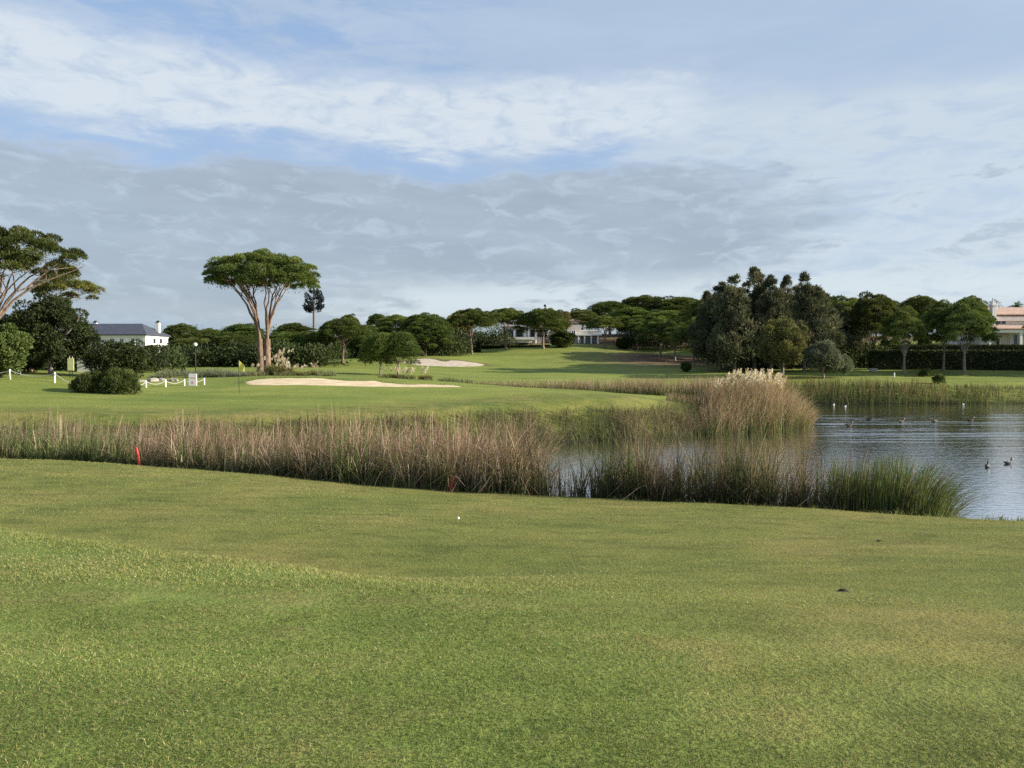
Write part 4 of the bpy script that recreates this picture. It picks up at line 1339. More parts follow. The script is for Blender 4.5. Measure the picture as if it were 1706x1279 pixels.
# middle villa with terrace
D = 158.0; s = D / FPX
bx, by, bz = g(868, D)
zz = lambda py: pt(868, py, D)[2] - bz
xx = lambda px: (px - 868) * s
h = empty('terrace_villa', (bx, by, bz))
tag(h, 'white villa with columned veranda and flat terrace roof between the pines', 'house')
part('wall', [box(xx(838), xx(908), 2.2, 9, -1.0, zz(543))], M_CREAM, h)
part('terrace_roof', [box(xx(843), xx(890), -3.0, 1.6, zz(566), zz(562)), box(xx(846), xx(886), -2.6, 1.2, zz(571), zz(566) - 0.003)], M_WHITE, h)
part('parapet', [box(xx(836), xx(910), 1.2, 9.2, zz(543) + 0.003, zz(540.5))], M_WHITE, h)
for c in (857, 875, 881, 893):
    part('column', [bevbox(xx(c) - 0.14, xx(c) + 0.14, 1.25, 1.55, -0.5, zz(543), 0.03)], M_PAINT, h)
for a, b in ((845, 855), (860, 871), (884, 891), (896, 904)):
    window(h, xx(a), xx(b), zz(561), zz(548), 2.198, M_DARKMETAL)
part('roof', [box(xx(838), xx(908), 2.0, 9.0, zz(540.5) + 0.003, zz(540.5) + 0.3)], M_TILE, h)

D = 160.0; s = D / FPX
bx, by, bz = g(960, D)
zz = lambda py: pt(960, py, D)[2] - bz
xx = lambda px: (px - 960) * s
h = empty('gabled_villa', (bx, by, bz))
tag(h, 'pale stucco villa with stepped wall, small window and garden arches behind the round shrub', 'house')
part('wall', [box(xx(945), xx(968), 0, 6, -1, zz(541)), box(xx(968), xx(999), 0.4, 6, -1, zz(551)), box(xx(915), xx(945), 1.0, 6, -1, zz(552))], M_CREAM, h)
gv = np.array([[xx(916), 0.7, zz(552)], [xx(937), 0.7, zz(552)], [xx(926), 0.7, zz(543)], [xx(916), 6.2, zz(552)], [xx(937), 6.2, zz(552)], [xx(926), 6.2, zz(543)]])
mk('gable', [(gv, np.array([[0, 1, 2], [5, 4, 3]]), 0), (gv, np.array([[0, 3, 4, 1], [1, 4, 5, 2], [2, 5, 3, 0]]), 0)], M_CREAM, h)
part('roof_slab', [box(xx(943), xx(1001), -1.2, 0.395, zz(559), zz(557)), box(xx(966), xx(1001), 0.2, 6.2, zz(551) + 0.003, zz(549.5))], M_WHITE, h)
window(h, xx(951.5), xx(959), zz(556), zz(550), -0.002, M_PAINT)
for c in (963, 973, 984, 995):
    part('column', [bevbox(xx(c) - 0.15, xx(c) + 0.15, -1.1, -0.8, -1, zz(559) - 0.003, 0.03)], M_PAINT, h)
for c in (968, 979, 989.5):
    part('doorway', [box(xx(c) - 0.45, xx(c) + 0.45, -0.03 + 0.4, 0.398, -0.3, zz(563))], M_GLASS, h)
q, t = hip_roof(xx(934), xx(972), 7, 15, zz(532), zz(523) - zz(532), 2.0, 0.2)
rf = mk('roof', [(q[0], q[1], 0), (t[0], t[1], 0)], M_TILE, h)
part('upper_wall', [box(xx(936), xx(970), 7.4, 14.6, -1, zz(532) - 0.003)], M_CREAM, h)

# right villa
D = 128.0; s = D / FPX
bx, by, bz = g(1680, D)
zz = lambda py: pt(1680, py, D)[2] - bz
xx = lambda px: (px - 1680) * s
h = empty('tiled_villa', (bx, by, bz))
tag(h, 'white villa with terracotta tile roofs, tall white chimney and columned porch at the right edge', 'house')
part('wall', [box(xx(1652), xx(1800), 5.5, 14, -2, zz(523)), box(xx(1646), xx(1800), 2.2, 5.4, -2, zz(549))], M_WHITE, h)
q, t = hip_roof(xx(1634), xx(1810), 4.8, 15, zz(522), zz(505) - zz(522), 3.0, 0.2)
mk('roof', [(q[0], q[1], 0), (t[0], t[1], 0)], M_TILE, h)
V = np.array([[xx(1642), -0.8, zz(547)], [xx(1802), -0.8, zz(547)], [xx(1802), 5.2, zz(539)], [xx(1642), 5.2, zz(539)],
              [xx(1642), -0.8, zz(548.5)], [xx(1802), -0.8, zz(548.5)], [xx(1802), 5.2, zz(540.5)], [xx(1642), 5.2, zz(540.5)]])
mk('porch_roof', [(V, np.array([[0, 1, 2, 3], [4, 7, 6, 5], [0, 4, 5, 1], [1, 5, 6, 2], [2, 6, 7, 3], [3, 7, 4, 0]]), 0)], M_TILE, h)
part('beam', [box(xx(1643), xx(1801), -0.5, -0.1, zz(554), zz(549) - 0.02)], M_PAINT, h)
for c in (1645.5, 1697, 1748):
    part('column', [bevbox(xx(c) - 0.2, xx(c) + 0.2, -0.5, -0.1, -2, zz(554) - 0.003, 0.04)], M_PAINT, h)
part('arch_wall', [box(xx(1664), xx(1694), 1.9, 2.195, -2, zz(556))], M_CREAM, h)
part('door', [box(xx(1671), xx(1676), 1.86, 1.897, -1, zz(564))], M_DARKMETAL, h)
window(h, xx(1667), xx(1680), zz(560.5), zz(558.5), 1.898, M_DARKMETAL)
window(h, xx(1701), xx(1716), zz(576), zz(556), 2.198, M_PAINT)
ch = part('chimney', [box(xx(1676.5), xx(1683.5), 4.0, 4.9, zz(545), zz(506))], M_PAINT, h)
part('chimney_cap', [box(xx(1675), xx(1685), 3.85, 5.05, zz(506) + 0.002, zz(504)), box(xx(1677.3), xx(1682.7), 4.1, 4.8, zz(504) + 0.002, zz(498)), box(xx(1679), xx(1681), 4.3, 4.6, zz(498) + 0.002, zz(493))], M_PAINT, ch)
part('roof_post', [box(xx(1637), xx(1640), 6, 6.4, zz(512), zz(502)), box(xx(1696), xx(1698.5), 6, 6.4, zz(512), zz(500.5))], M_PAINT, h)
part('terrace_rail', [box(xx(1654), xx(1800), 4.9, 5.2, zz(532), zz(524))], M_CREAM, h)
window(h, xx(1692), xx(1710), zz(538), zz(526), 5.498, M_PAINT)

# small terracotta hut glimpsed at the far left
bx, by, bz = g(52, 74)
h = empty('garden_hut', (bx, by, bz))
tag(h, 'small terracotta roofed hut glimpsed left of the big dark evergreen', 'hut')
part('wall', [box(-1.2, 1.2, 0, 2, -0.3, 2.2)], M_CREAM, h)
q, t = hip_roof(-1.5, 1.5, -0.3, 2.3, 2.2, 0.8, 0.9, 0.1)
mk('roof', [(q[0], q[1], 0), (t[0], t[1], 0)], M_TILE, h)

# garden wall, white, seen through the shrubs at the left
bx, by, bz = g(148, 72)
gw = empty('garden_wall', (bx, by, bz)); tag(gw, 'low white garden wall seen through the shrubs below the big evergreen', 'wall')
part('wall_panel', [box(-1.1, 1.3, 0, 0.25, -0.3, 1.25)], M_WHITE, gw)
part('coping', [box(-1.16, 1.36, -0.05, 0.3, 1.253, 1.33)], M_PAINT, gw)

# hedges
def hedge(name, x0, x1, D0, D1, z0, z1, label, seed, n=9000, pal=PAL_EVER):
    rg = np.random.RandomState(seed)
    cx, cy = (x0 + x1) / 2, (D0 + D1) / 2
    root = empty(name, (cx, cy, z0))
    hx, hy, hz = (x1 - x0) / 2, (D1 - D0) / 2, z1 - z0
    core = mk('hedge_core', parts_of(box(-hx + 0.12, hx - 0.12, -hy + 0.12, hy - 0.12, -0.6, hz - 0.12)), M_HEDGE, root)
    f = rg.choice(4, n, p=[0.5, 0.38, 0.06, 0.06])
    a, b = rg.uniform(-1, 1, n), rg.uniform(0, 1, n)
    P = np.zeros((n, 3)); N = np.zeros((n, 3))
    m = f == 0; P[m] = np.stack([a[m] * hx, np.full(m.sum(), -hy), b[m] * hz], 1); N[m] = (0, -1, 0.2)
    m = f == 1; P[m] = np.stack([a[m] * hx, (2 * b[m] - 1) * hy, np.full(m.sum(), hz)], 1); N[m] = (0, 0, 1)
    m = f == 2; P[m] = np.stack([np.full(m.sum(), -hx), a[m] * hy, b[m] * hz], 1); N[m] = (-1, 0, 0.2)
    m = f == 3; P[m] = np.stack([np.full(m.sum(), hx), a[m] * hy, b[m] * hz], 1); N[m] = (1, 0, 0.2)
    P += N * (0.06 * lump(P[:, 0] * 1.3 + P[:, 2], seed))[:, None] - N * 0.12
    V, F = leaves(P, N + 0.7 * rg.normal(size=(n, 3)), 0.28, 0.09, rg)
    mk('foliage', [(V, F, 0)], M_DARKLEAF, root, col=np.repeat(pick(pal, rg.uniform(0, 1, n)), 4, axis=0))
    return tag(root, label, 'hedge')


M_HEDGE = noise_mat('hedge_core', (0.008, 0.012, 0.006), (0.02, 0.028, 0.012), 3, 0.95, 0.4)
a, b = xat(1455, 104), xat(1900, 104)
zb = min(g(1500, 104)[2], g(1700, 104)[2]) - 0.3
hedge('clipped_hedge', a, b, 104, 105.6, zb, pt(1600, 584, 104)[2], 'long dark clipped hedge, the front and lower one below the right villa', 5)
hedge('clipped_hedge', xat(1475, 114), xat(1900, 114), 113.5, 115, zb, pt(1600, 575, 114)[2], 'higher clipped hedge running behind the lower one under the right villa', 6)
hedge('clipped_hedge', xat(800, 148), xat(915, 148), 148, 149.2, g(860, 148)[2] - 0.3, pt(860, 575.5, 148)[2], 'dark clipped hedge under the terrace of the middle villa', 7, 4000)
hedge('clipped_hedge', xat(690, 142), xat(800, 142), 142, 143.2, g(745, 142)[2] - 0.3, pt(745, 569, 142)[2], 'dark clipped hedge behind the far bunker', 8, 4000)

# palms behind the right villa roof
def palm(px, D, top, label, seed):
    rg = np.random.RandomState(seed)
    x, y, z = g(px, D)
    root = empty('palm_tree', (x, y, z))
    H = pt(px, top, D)[2] - z - 1.2
    part('trunk', [tube([(0, 0, -0.3), (0.1, 0, H * 0.5), (0, 0, H)], [0.28, 0.22, 0.2], 9)], M_BARKG, root, True)
    Vs, Fs, off = [], [], 0
    for k in range(34):
        an = rg.uniform(0, 2 * PI); el = rg.uniform(-0.3, 1.3); ln = rg.uniform(1.6, 2.1)
        d = np.array([math.cos(an) * math.cos(el), math.sin(an) * math.cos(el), math.sin(el)])
        pts2 = np.array([[0, 0, H] + d * ln * t - np.array([0, 0, 0.9 * t * t]) for t in np.linspace(0, 1, 7)])
        sd = np.array([-math.sin(an), math.cos(an), 0])
        for i in range(6):
            for q in np.linspace(0, 1, 4)[:-1]:
                p = pts2[i] * (1 - q) + pts2[i + 1] * q
                for sg in (-1, 1):
                    tip = p + sd * sg * 0.38 + (pts2[i + 1] - pts2[i]) * 0.9 - [0, 0, 0.12]
                    w = (pts2[i + 1] - pts2[i]) * 0.16
                    Vs += [p - w, p + w, tip]; Fs.append([off, off + 1, off + 2]); off += 3
    V = np.array(Vs)
    col = np.repeat(pick(PAL_GREY, rg.uniform(0, 0.7, len(Fs))), 3, axis=0)
    mk('fronds', [(V, np.array(Fs), 0)], M_LEAF, root, col=col)
    return tag(root, label, 'palm tree', 'palms behind the right villa')


palm(1653, 150, 497, 'palm top left of the tall white chimney on the right villa', 1)
palm(1692, 150, 500, 'palm top right of the tall white chimney on the right villa', 2)

# phone mast dressed as a tree
x, y, z = g(524, 200)
mast = empty('mast_tree', (x, y, z))
tag(mast, 'dark artificial tree mast with bare pole and egg shaped crown right of the lone pine', 'mast')
sc_ = 200 / FPX
zt = pt(524, 478, 200)[2] - z
zc0 = pt(524, 523, 200)[2] - z
part('pole', [tube([(0, 0, -0.5), (0, 0, zc0), (0, 0, zt - 0.3)], [0.42, 0.34, 0.12], 12)], M_MAST, mast, True)
rg = np.random.RandomState(9)
tb, Cs, Ds = [], [], []
for k in range(95):
    t = rg.uniform(0, 1) ** 1.1; zb_ = zc0 + 0.4 + t * (zt - zc0 - 1.6)
    rr = 2.65 * math.sqrt(max(0.05, 1 - ((t - 0.28) / 0.80) ** 2)) * rg.uniform(0.7, 1.05)
    an = rg.uniform(0, 2 * PI)
    e = np.array([rr * math.cos(an), rr * math.sin(an), zb_ + 0.55])
    P = bez(np.array([0, 0, zb_]), np.array([e[0] * 0.5, e[1] * 0.5, zb_ - 0.2]), np.array([e[0], e[1], zb_ - 0.1]), e, 6)
    tb.append(tube(P, 0.045, 5))
    for j in range(2, 6):
        for _ in range(7):
            Cs.append(P[j] + rg.normal(size=3) * 0.10); Ds.append((0.35 * math.cos(an), 0.35 * math.sin(an), 0.8) + rg.normal(size=3) * 0.35)
for k in range(60):
    Cs.append((rg.normal() * 0.14, rg.normal() * 0.14, zt - rg.uniform(0.2, 1.3))); Ds.append(rg.normal(size=3) * 0.5 + [0, 0, 0.6])
part('branches', [cat(tb)], M_DARKMETAL, mast)
V, F = leaves(np.array(Cs), np.array(Ds), 0.5, 0.10, rg)
mk('needles', [(V, F, 0)], leaf_mat('mast_needles', 0.05, 0.0), mast, col=np.repeat(pick([(0.012, 0.018, 0.022), (0.022, 0.03, 0.035), (0.04, 0.05, 0.055)], rg.uniform(0, 1, len(F))), 4, axis=0))

# ------------------------------------------------------------------ golf furniture
def ground_at(px, D):
    return np.array(g(px, D))


# flag
b = ground_at(398, 50.5)
fl = empty('golf_flag', tuple(b)); tag(fl, 'yellow flag on a thin pole standing on the green', 'flag')
part('pole', [tube([(0, 0, -0.1), (0, 0, 1.2), (0, 0, 2.18)], 0.018, 8)], M_DARKMETAL, fl, True)
nn = 9; fv = []
for i in range(nn):
    for j in range(6):
        u, w = i / (nn - 1), j / 5
        top = 2.14 - 0.22 * u; bot = 1.50 + 0.05 * u
        xq = 0.015 + 0.40 * u - 0.06 * u * w
        fv.append((xq, 0.05 * math.sin(5 * u + 1.5 * w) * u, top * (1 - w) + bot * w - 0.12 * u))
fv = np.array(fv); back = fv + [0, 0.008, 0]
ff = np.array([[i * 6 + j, (i + 1) * 6 + j, (i + 1) * 6 + j + 1, i * 6 + j + 1] for i in range(nn - 1) for j in range(5)])
mk('cloth', [(fv, ff, 0), (back, ff[:, ::-1], 0)], M_YELLOW, fl, smooth=True)

# rope fences
def rope_fence(ps, hgt_, label, tail=None):
    b0 = ground_at(*ps[0])
    root = empty('rope_fence', tuple(b0)); tag(root, label, 'fence', 'white rope fences on the left lawn')
    tops = []
    for px, D in ps:
        p = ground_at(px, D) - b0
        part('post', [move(lathe([(0.055, -0.2), (0.055, hgt_ - 0.04), (0.045, hgt_ - 0.01), (0.0, hgt_)], 12), p)], M_PAINT, root, True)
        tops.append(p + [0, 0, hgt_ - 0.08])
    segs = list(zip(tops[:-1], tops[1:]))
    if tail is not None:
        for which, (px, D, dz) in tail:
            e = ground_at(px, D) - b0 + [0, 0, dz]
            segs.append((tops[which], e))
    for A, B in segs:
        t = np.linspace(0, 1, 13)[:, None]
        P = A * (1 - t) + B * t; P[:, 2] -= (hgt_ * 0.42) * 4 * (t * (1 - t))[:, 0]
        part('rope', [tube(P, 0.022, 6)], M_ROPE, root, True)
    return root


rope_fence([(-60, 53), (16.5, 53), (91, 52.5)], 0.72, 'white post and rope fence at the far left below the dark trees', [(2, (150, 51, 0.15))])
rope_fence([(243, 56), (275.5, 57), (307, 58), (340, 59)], 0.52, 'white post and rope fence leading to the white notice board', [(0, (222, 55, 0.3))])

# notice board
b = ground_at(321, 58)
nb = empty('notice_board', tuple(b)); tag(nb, 'white notice board with faint pink print beside the rope fence', 'sign')
part('board', [bevbox(-0.31, 0.31, -0.03, 0.03, 0.02, 0.92, 0.012)], M_PAINT, nb)
part('print', [box(-0.2, 0.2, -0.036, -0.031, 0.62, 0.66), box(-0.17, 0.2, -0.036, -0.031, 0.55, 0.575), box(-0.07, 0.07, -0.036, -0.031, 0.16, 0.36)], M_PINK, nb)
part('leg', [box(-0.27, -0.23, 0.032, 0.06, -0.2, 0.8)], M_PAINT, nb)
part('leg', [box(0.23, 0.27, 0.032, 0.06, -0.2, 0.8)], M_PAINT, nb)

# yellow board
b = ground_at(118, 60)
zb_ = pt(118, 617, 60)[2] - b[2]
yb = empty('yellow_board', tuple(b)); tag(yb, 'pale yellow upright board under the big dark evergreen', 'sign')
part('panel', [bevbox(-0.25, 0.25, -0.02, 0.02, zb_, zb_ + 0.95, 0.01)], M_YSIGN, yb)
part('post', [box(-0.12, -0.07, 0.022, 0.06, -0.2, zb_ + 0.8), box(0.07, 0.12, 0.022, 0.06, -0.2, zb_ + 0.8)], M_DARKMETAL, yb)
part('hanger', [tube([(-0.1, 0.03, zb_ + 0.95), (-0.1, 0.03, zb_ + 1.1)], 0.015, 6), tube([(0.12, 0.03, zb_ + 0.95), (0.12, 0.03, zb_ + 1.08)], 0.015, 6)], M_PAINT, yb)

# lamp posts
def lamp(px, D, top, label, lean=0.0, r=0.17):
    b = ground_at(px, D); H = pt(px, top, D)[2] - b[2] - r
    root = empty('lamp_post', tuple(b))
    part('pole', [tube([(0, 0, -0.1), (lean * 0.5, 0, H * 0.5), (lean, 0, H - 0.1)], [0.06, 0.05, 0.045], 10), move(lathe([(0.11, -0.1), (0.11, 0.25), (0.06, 0.32)], 12), (0, 0, 0))], M_DARKMETAL, root, True)
    part('collar', [move(lathe([(0.0, -0.13), (0.07, -0.13), (0.09, -0.04), (0.11, 0.02)], 12), (lean, 0, H - 0.12))], M_DARKMETAL, root, True)
    an = np.linspace(-PI / 2 + 0.3, PI / 2, 9)
    part('globe', [move(lathe([(r * math.cos(a), r * math.sin(a)) for a in an], 14), (lean, 0, H + r * 0.6))], M_GLOBE, root, True)
    return tag(root, label, 'street lamp', 'globe lamp posts')


lamp(326, 70, 572.5, 'dark lamp post with white globe above the white notice board')
lamp(265, 78, 583, 'short white globe lamp at the right of the dark spreading shrub', r=0.26)
lamp(33, 60, 573, 'leaning lamp post between the left edge tree and the dark evergreen', lean=0.25, r=0.12)

# red stakes
for px, D, t, lean, lab in ((231, None, 745, -0.16, 'red hazard stake at the left reeds, leaning left'), (750, None, 794, 0.2, 'red hazard stake below the middle reeds, leaning right')):
    u = (px - 853) / FPX; D = (18.6 + 0.12) / (1 + 0.33 * u)
    b = ground_at(px, D); H = pt(px, t, D)[2] - b[2]
    o = mk('red_stake', parts_of(tube([(0, 0, -0.15), (lean * H * 0.5, 0, H * 0.5), (lean * H, 0, H * 0.95), (lean * H * 1.04, 0, H)], [0.036, 0.036, 0.036, 0.02], 8)), M_RED, smooth=True)
    o.location = tuple(b); tag(o, lab, 'stake', 'red hazard stakes')

# golf ball
b = hit(763.5, 866)
an = np.linspace(-PI / 2, PI / 2, 13)
o = mk('golf_ball', [(*lathe([(0.0225 * math.cos(a) + 1e-5, 0.0225 * math.sin(a)) for a in an], 20), 0)], M_GLOBE, smooth=True)
o.location = (b[0], b[1], b[2] + 0.03); tag(o, 'small white golf ball lying on the foreground fairway', 'golf ball')

# divots
M_SOIL = noise_mat('soil', (0.02, 0.015, 0.01), (0.06, 0.045, 0.03), 40, 0.95, 0.5)
for i, (px, py, w, lab) in enumerate(((1405, 985, 0.032, 'dark divot in the grass at the right of the fairway'), (1465, 902, 0.025, 'dark clod of soil close to the right bank'))):
    b = hit(px, py)
    rg = np.random.RandomState(i)
    nn = 14; V = [[0, 0, 0.006]]
    for ring, (rr, zz_) in enumerate(((0.55, 0.005), (1.0, -0.006))):
        for k in range(nn):
            q = rr * w * rg.uniform(0.75, 1.2); V.append([1.5 * q * math.cos(k / nn * 2 * PI), 0.8 * q * math.sin(k / nn * 2 * PI), zz_ + rg.uniform(0, 0.008) * (ring == 0)])
    F3 = [[0, 1 + k, 1 + (k + 1) % nn] for k in range(nn)]; F4 = [[1 + k, 1 + nn + k, 1 + nn + (k + 1) % nn, 1 + (k + 1) % nn] for k in range(nn)]
    o = mk('divot', [(np.array(V), np.array(F3), 0), (np.array(V), np.array(F4), 0)], M_SOIL, smooth=True)
    o.location = (b[0], b[1], b[2] + 0.008); tag(o, lab, 'divot', 'marks in the foreground turf')

# scrub around the bunker and below the lone pine
n = 9000
px = np.concatenate([rng.uniform(262, 560, n), rng.uniform(630, 790, n // 3)]); n = len(px)
D = np.where(px < 600, rng.uniform(66, 75, n), rng.uniform(65.5, 71, n)); x = xat(px, D)
keep = rng.uniform(size=n) < 0.55 + 0.8 * lump(px / 9.0, 71) + 0.3 * lump(D, 72)
px, D, x = px[keep], D[keep], x[keep]; n = len(x)
hh = (0.75 + 0.5 * lump(px / 13.0, 73)) * rng.uniform(0.3, 1.1, n) * np.where(px > 600, 0.6, 1.0) * np.where((px > 380) & (px < 560), 0.75, 1)
gp = np.array([(0.20, 0.20, 0.12), (0.30, 0.28, 0.18), (0.13, 0.14, 0.07), (0.40, 0.37, 0.27), (0.09, 0.11, 0.045)])
reeds('rough_grass', x, D, np.maximum(0.12, hh), rng.uniform(0.1, 0.9, n), rng.uniform(0.02, 0.045, n), mixpal(n, 0.5, rng, DRK, GRN), mixpal(n, 0.85, rng, gp, GRN), rng,
      'pale grey green rough grass behind the golden bunker', cat_='grass', droop=0.1)


bx_, by_, wgt = [], [], []
for P in (S1, S2):
    q = np.roll(P, -1, axis=0) - P
    for a_, d_ in zip(P, q):
        m_ = int(np.hypot(*d_) * 34) + 1
        t_ = rng.uniform(size=m_)
        nr = np.array([-d_[1], d_[0]]) / (np.hypot(*d_) + 1e-6)
        o_ = rng.uniform(-0.05, 0.5, m_)
        cen_ = P.mean(0); sg = np.sign(np.dot(a_ - cen_, nr)) or 1
        back = a_[1] > cen_[1] - 0.6
        if not back: o_ = o_ * 0.3
        bx_.append(a_[0] + d_[0] * t_ + sg * nr[0] * o_); by_.append(a_[1] + d_[1] * t_ + sg * nr[1] * o_)
        wgt.append(np.full(m_, 1.0 if back else 0.25))
bx_ = np.concatenate(bx_); by_ = np.concatenate(by_); wgt = np.concatenate(wgt); n = len(bx_)
reeds('bunker_fringe', bx_, by_, wgt * rng.uniform(0.06, 0.30, n), rng.uniform(0.2, 1.1, n), rng.uniform(0.02, 0.04, n), mixpal(n, 0.3, rng, DRK, GRN), mixpal(n, 0.5, rng, gp, GRN * 1.2), rng,
      'uncut grass fringe hanging over the rims of the sand bunkers', cat_='grass', seg=3, droop=0.1)


def boulder(px, D, r, seed, label):
    rg = np.random.RandomState(seed)
    V, F = lathe([(0.02, -0.4), (0.7, -0.35), (1.0, 0.0), (0.85, 0.4), (0.45, 0.66), (0.02, 0.74)], 11)
    d = 1 + 0.22 * np.sin(V[:, 0] * 3 + seed) * np.cos(V[:, 1] * 2.3 + seed * 2) + rg.normal(0, 0.06, len(V))
    o = mk('boulder', parts_of((V * d[:, None] * np.array([r * 1.35, r, r]), F)), M_STONE)
    o.location = g(px, D); o.rotation_euler = (0, 0, rg.uniform(0, 6))
    return tag(o, label, 'boulder', 'pale boulders behind the rope fence')


boulder(236, 60, 0.22, 1, 'small pale boulder nearest to the spiky bushes')
boulder(254, 61, 0.40, 2, 'largest pale boulder behind the middle of the rope fence')
boulder(271, 62, 0.30, 3, 'pale boulder behind the rope fence post')
boulder(290, 62, 0.34, 4, 'pale boulder left of the white notice board')
sap = shrub(83, R=0.7, H=1.3, n=1500, L=0.2, W=0.05, name='young_shrub', pal=PAL_SHRUB)
plant(sap, 1541, 95, 613, 24, 'young shrub on the far lawn between two pine trunks', 'shrub', 'young shrubs on the far lawn')
plant(sap, 1564, 86.5, 622, 22, 'young shrub at the edge of the far reeds', 'shrub', 'young shrubs on the far lawn')
bx, by, bz = g(1455, 100)
o = empty('utility_box', (bx, by, bz)); tag(o, 'small pale utility box in the shade of the right hand pines', 'box')
part('cabinet', [bevbox(-0.42, 0.42, -0.2, 0.2, 0.10, 0.45, 0.03)], M_STONE, o)
part('lid', [bevbox(-0.46, 0.46, -0.24, 0.24, 0.453, 0.50, 0.02)], M_PAINT, o)
part('foot', [box(-0.36, -0.26, -0.12, 0.12, -0.2, 0.097), box(0.26, 0.36, -0.12, 0.12, -0.2, 0.097)], M_STONE, o)
bx, by, bz = g(1490, 94)
o = mk('marker_post', parts_of(move(lathe([(0.07, -0.2), (0.07, 0.5), (0.05, 0.56), (0.0, 0.58)], 10), (0, 0, 0))), M_PAINT, smooth=True)
o.location = (bx, by, bz); tag(o, 'small white marker post on the far lawn left of the branching pine', 'marker post')

# ------------------------------------------------------------------ birds
M_COOT = noise_mat('black_feathers', (0.010, 0.011, 0.013), (0.03, 0.03, 0.033), 25, 0.6, 0.15)
M_DUCK = noise_mat('brown_feathers', (0.03, 0.024, 0.018), (0.075, 0.06, 0.045), 22, 0.7, 0.15)
M_GULL = noise_mat('white_feathers', (0.66, 0.66, 0.65), (0.80, 0.80, 0.79), 15, 0.7, 0.1)
M_FLANK = noise_mat('grey_feathers', (0.16, 0.155, 0.15), (0.34, 0.33, 0.32), 18, 0.7, 0.1)
M_BILL = noise_mat('pale_bill', (0.60, 0.56, 0.48), (0.72, 0.68, 0.60), 20, 0.4, 0.0)


def bird(px, py, rz, mat, label, name='duck', scale=1.0, cat_='duck', group='ducks on the pond', flank=None):
    D = CAMZ * FPX / (py - 600.0)
    x = xat(px, D)
    root = empty(name, (x, D, 0.0), rz)
    root.scale = (scale,) * 3
    # one continuous body: sections along tail, back, breast, neck, head
    secs = [((-0.23, 0.10), 0.008, 0.008), ((-0.19, 0.085), 0.035, 0.022), ((-0.10, 0.065), 0.080, 0.062), ((0.0, 0.055), 0.098, 0.082), ((0.09, 0.055), 0.085, 0.078),
            ((0.145, 0.085), 0.055, 0.055), ((0.165, 0.13), 0.033, 0.035), ((0.172, 0.18), 0.028, 0.030), ((0.18, 0.215), 0.033, 0.036), ((0.20, 0.24), 0.034, 0.034), ((0.225, 0.238), 0.022, 0.022), ((0.238, 0.235), 0.010, 0.010)]
    C = np.array([(a, 0, b) for (a, b), _, _ in secs]); T = unit(np.gradient(C, axis=0))
    V = []
    sides = 12
    for c, t, (_, w, hh) in zip(C, T, secs):
        up = unit(np.cross(t, np.array([0, 1.0, 0])) * -1)
        for k in range(sides):
            a = k / sides * 2 * PI
            V.append(c + np.array([0, 1.0, 0]) * w * math.cos(a) + up * hh * math.sin(a))
    F = [[i * sides + k, i * sides + (k + 1) % sides, (i + 1) * sides + (k + 1) % sides, (i + 1) * sides + k] for i in range(len(secs) - 1) for k in range(sides)]
    mk('body', [(np.array(V), np.array(F), 0)], mat, root, smooth=True)
    part('bill', [tube([(0.228, 0, 0.238), (0.255, 0, 0.232), (0.28, 0, 0.226)], [0.016, 0.013, 0.006], 8)], M_BILL, root, True)
    for sg in (-1, 1):
        W = []
        for i, (a, b, wd) in enumerate(((0.09, 0.075, 0.02), (0.04, 0.09, 0.045), (-0.05, 0.095, 0.05), (-0.14, 0.10, 0.025), (-0.21, 0.105, 0.004))):
            ctr = np.array([a, sg * (0.088 - 0.02 * i), b + 0.01])
            for k in range(6):
                an2 = k / 6 * 2 * PI
                W.append(ctr + [0, 0.016 * math.cos(an2), wd * math.sin(an2)])
        F2 = [[i * 6 + k, i * 6 + (k + 1) % 6, (i + 1) * 6 + (k + 1) % 6, (i + 1) * 6 + k] for i in range(4) for k in range(6)]
        mk('wing', [(np.array(W), np.array(F2), 0)], flank or mat, root, smooth=True)
    return tag(root, label, cat_, group)


bird(1648, 779, 0.9, M_COOT, 'black coot nearest to the rushes, left of the close pair', 'coot')
bird(1682, 773, 0.2, M_COOT, 'black duck with pale flank, right of the close pair', 'duck', flank=M_FLANK)
bird(1415, 710, 0.1, M_DUCK, 'dark duck nearest to the plumed reed point', 'duck', 1.2)
bird(1449, 700, 2.6, M_DUCK, 'dark duck far out, second from the plumed reed point', 'duck', 1.2)
bird(1503, 704, 0.4, M_DUCK, 'dark duck far out in the middle of the scattered row', 'duck', 1.2)
bird(1558, 703, 3.3, M_DUCK, 'dark duck far out, second from the right of the scattered row', 'duck', 1.2)
bird(1618, 701, 0.0, M_DUCK, 'dark duck far out at the right end of the scattered row', 'duck', 1.2)
bird(1390, 674, 0.5, M_GULL, 'white gull on the water at the foot of the far reeds, left one', 'gull', 0.48, 'gull', 'white gulls on the pond')
bird(1409, 677, 0.2, M_GULL, 'white gull on the water at the foot of the far reeds, right one', 'gull', 0.48, 'gull', 'white gulls on the pond')
bird(1606, 673.5, 3.0, M_GULL, 'white gull by the far reeds toward the right edge', 'gull', 0.48, 'gull', 'white gulls on the pond')
bird(1215, 720.5, 0.3, M_GULL, 'white gull at the water line under the plumed reed clump', 'gull', 0.48, 'gull', 'white gulls on the pond')

# ------------------------------------------------------------------ light and sky
AZ, EL = math.radians(96), math.radians(21)
sdir = Vector((math.sin(AZ) * math.cos(EL), math.cos(AZ) * math.cos(EL), math.sin(EL)))
sun_d = bpy.data.lights.new('sun', 'SUN'); sun_d.energy = 5.0; sun_d.angle = math.radians(0.6); sun_d.color = (1.0, 0.91, 0.76)
sun = bpy.data.objects.new('sun', sun_d); COL.objects.link(sun)
sun.rotation_euler = sdir.to_track_quat('Z', 'Y').to_euler()
sun.location = (40, 20, 40)

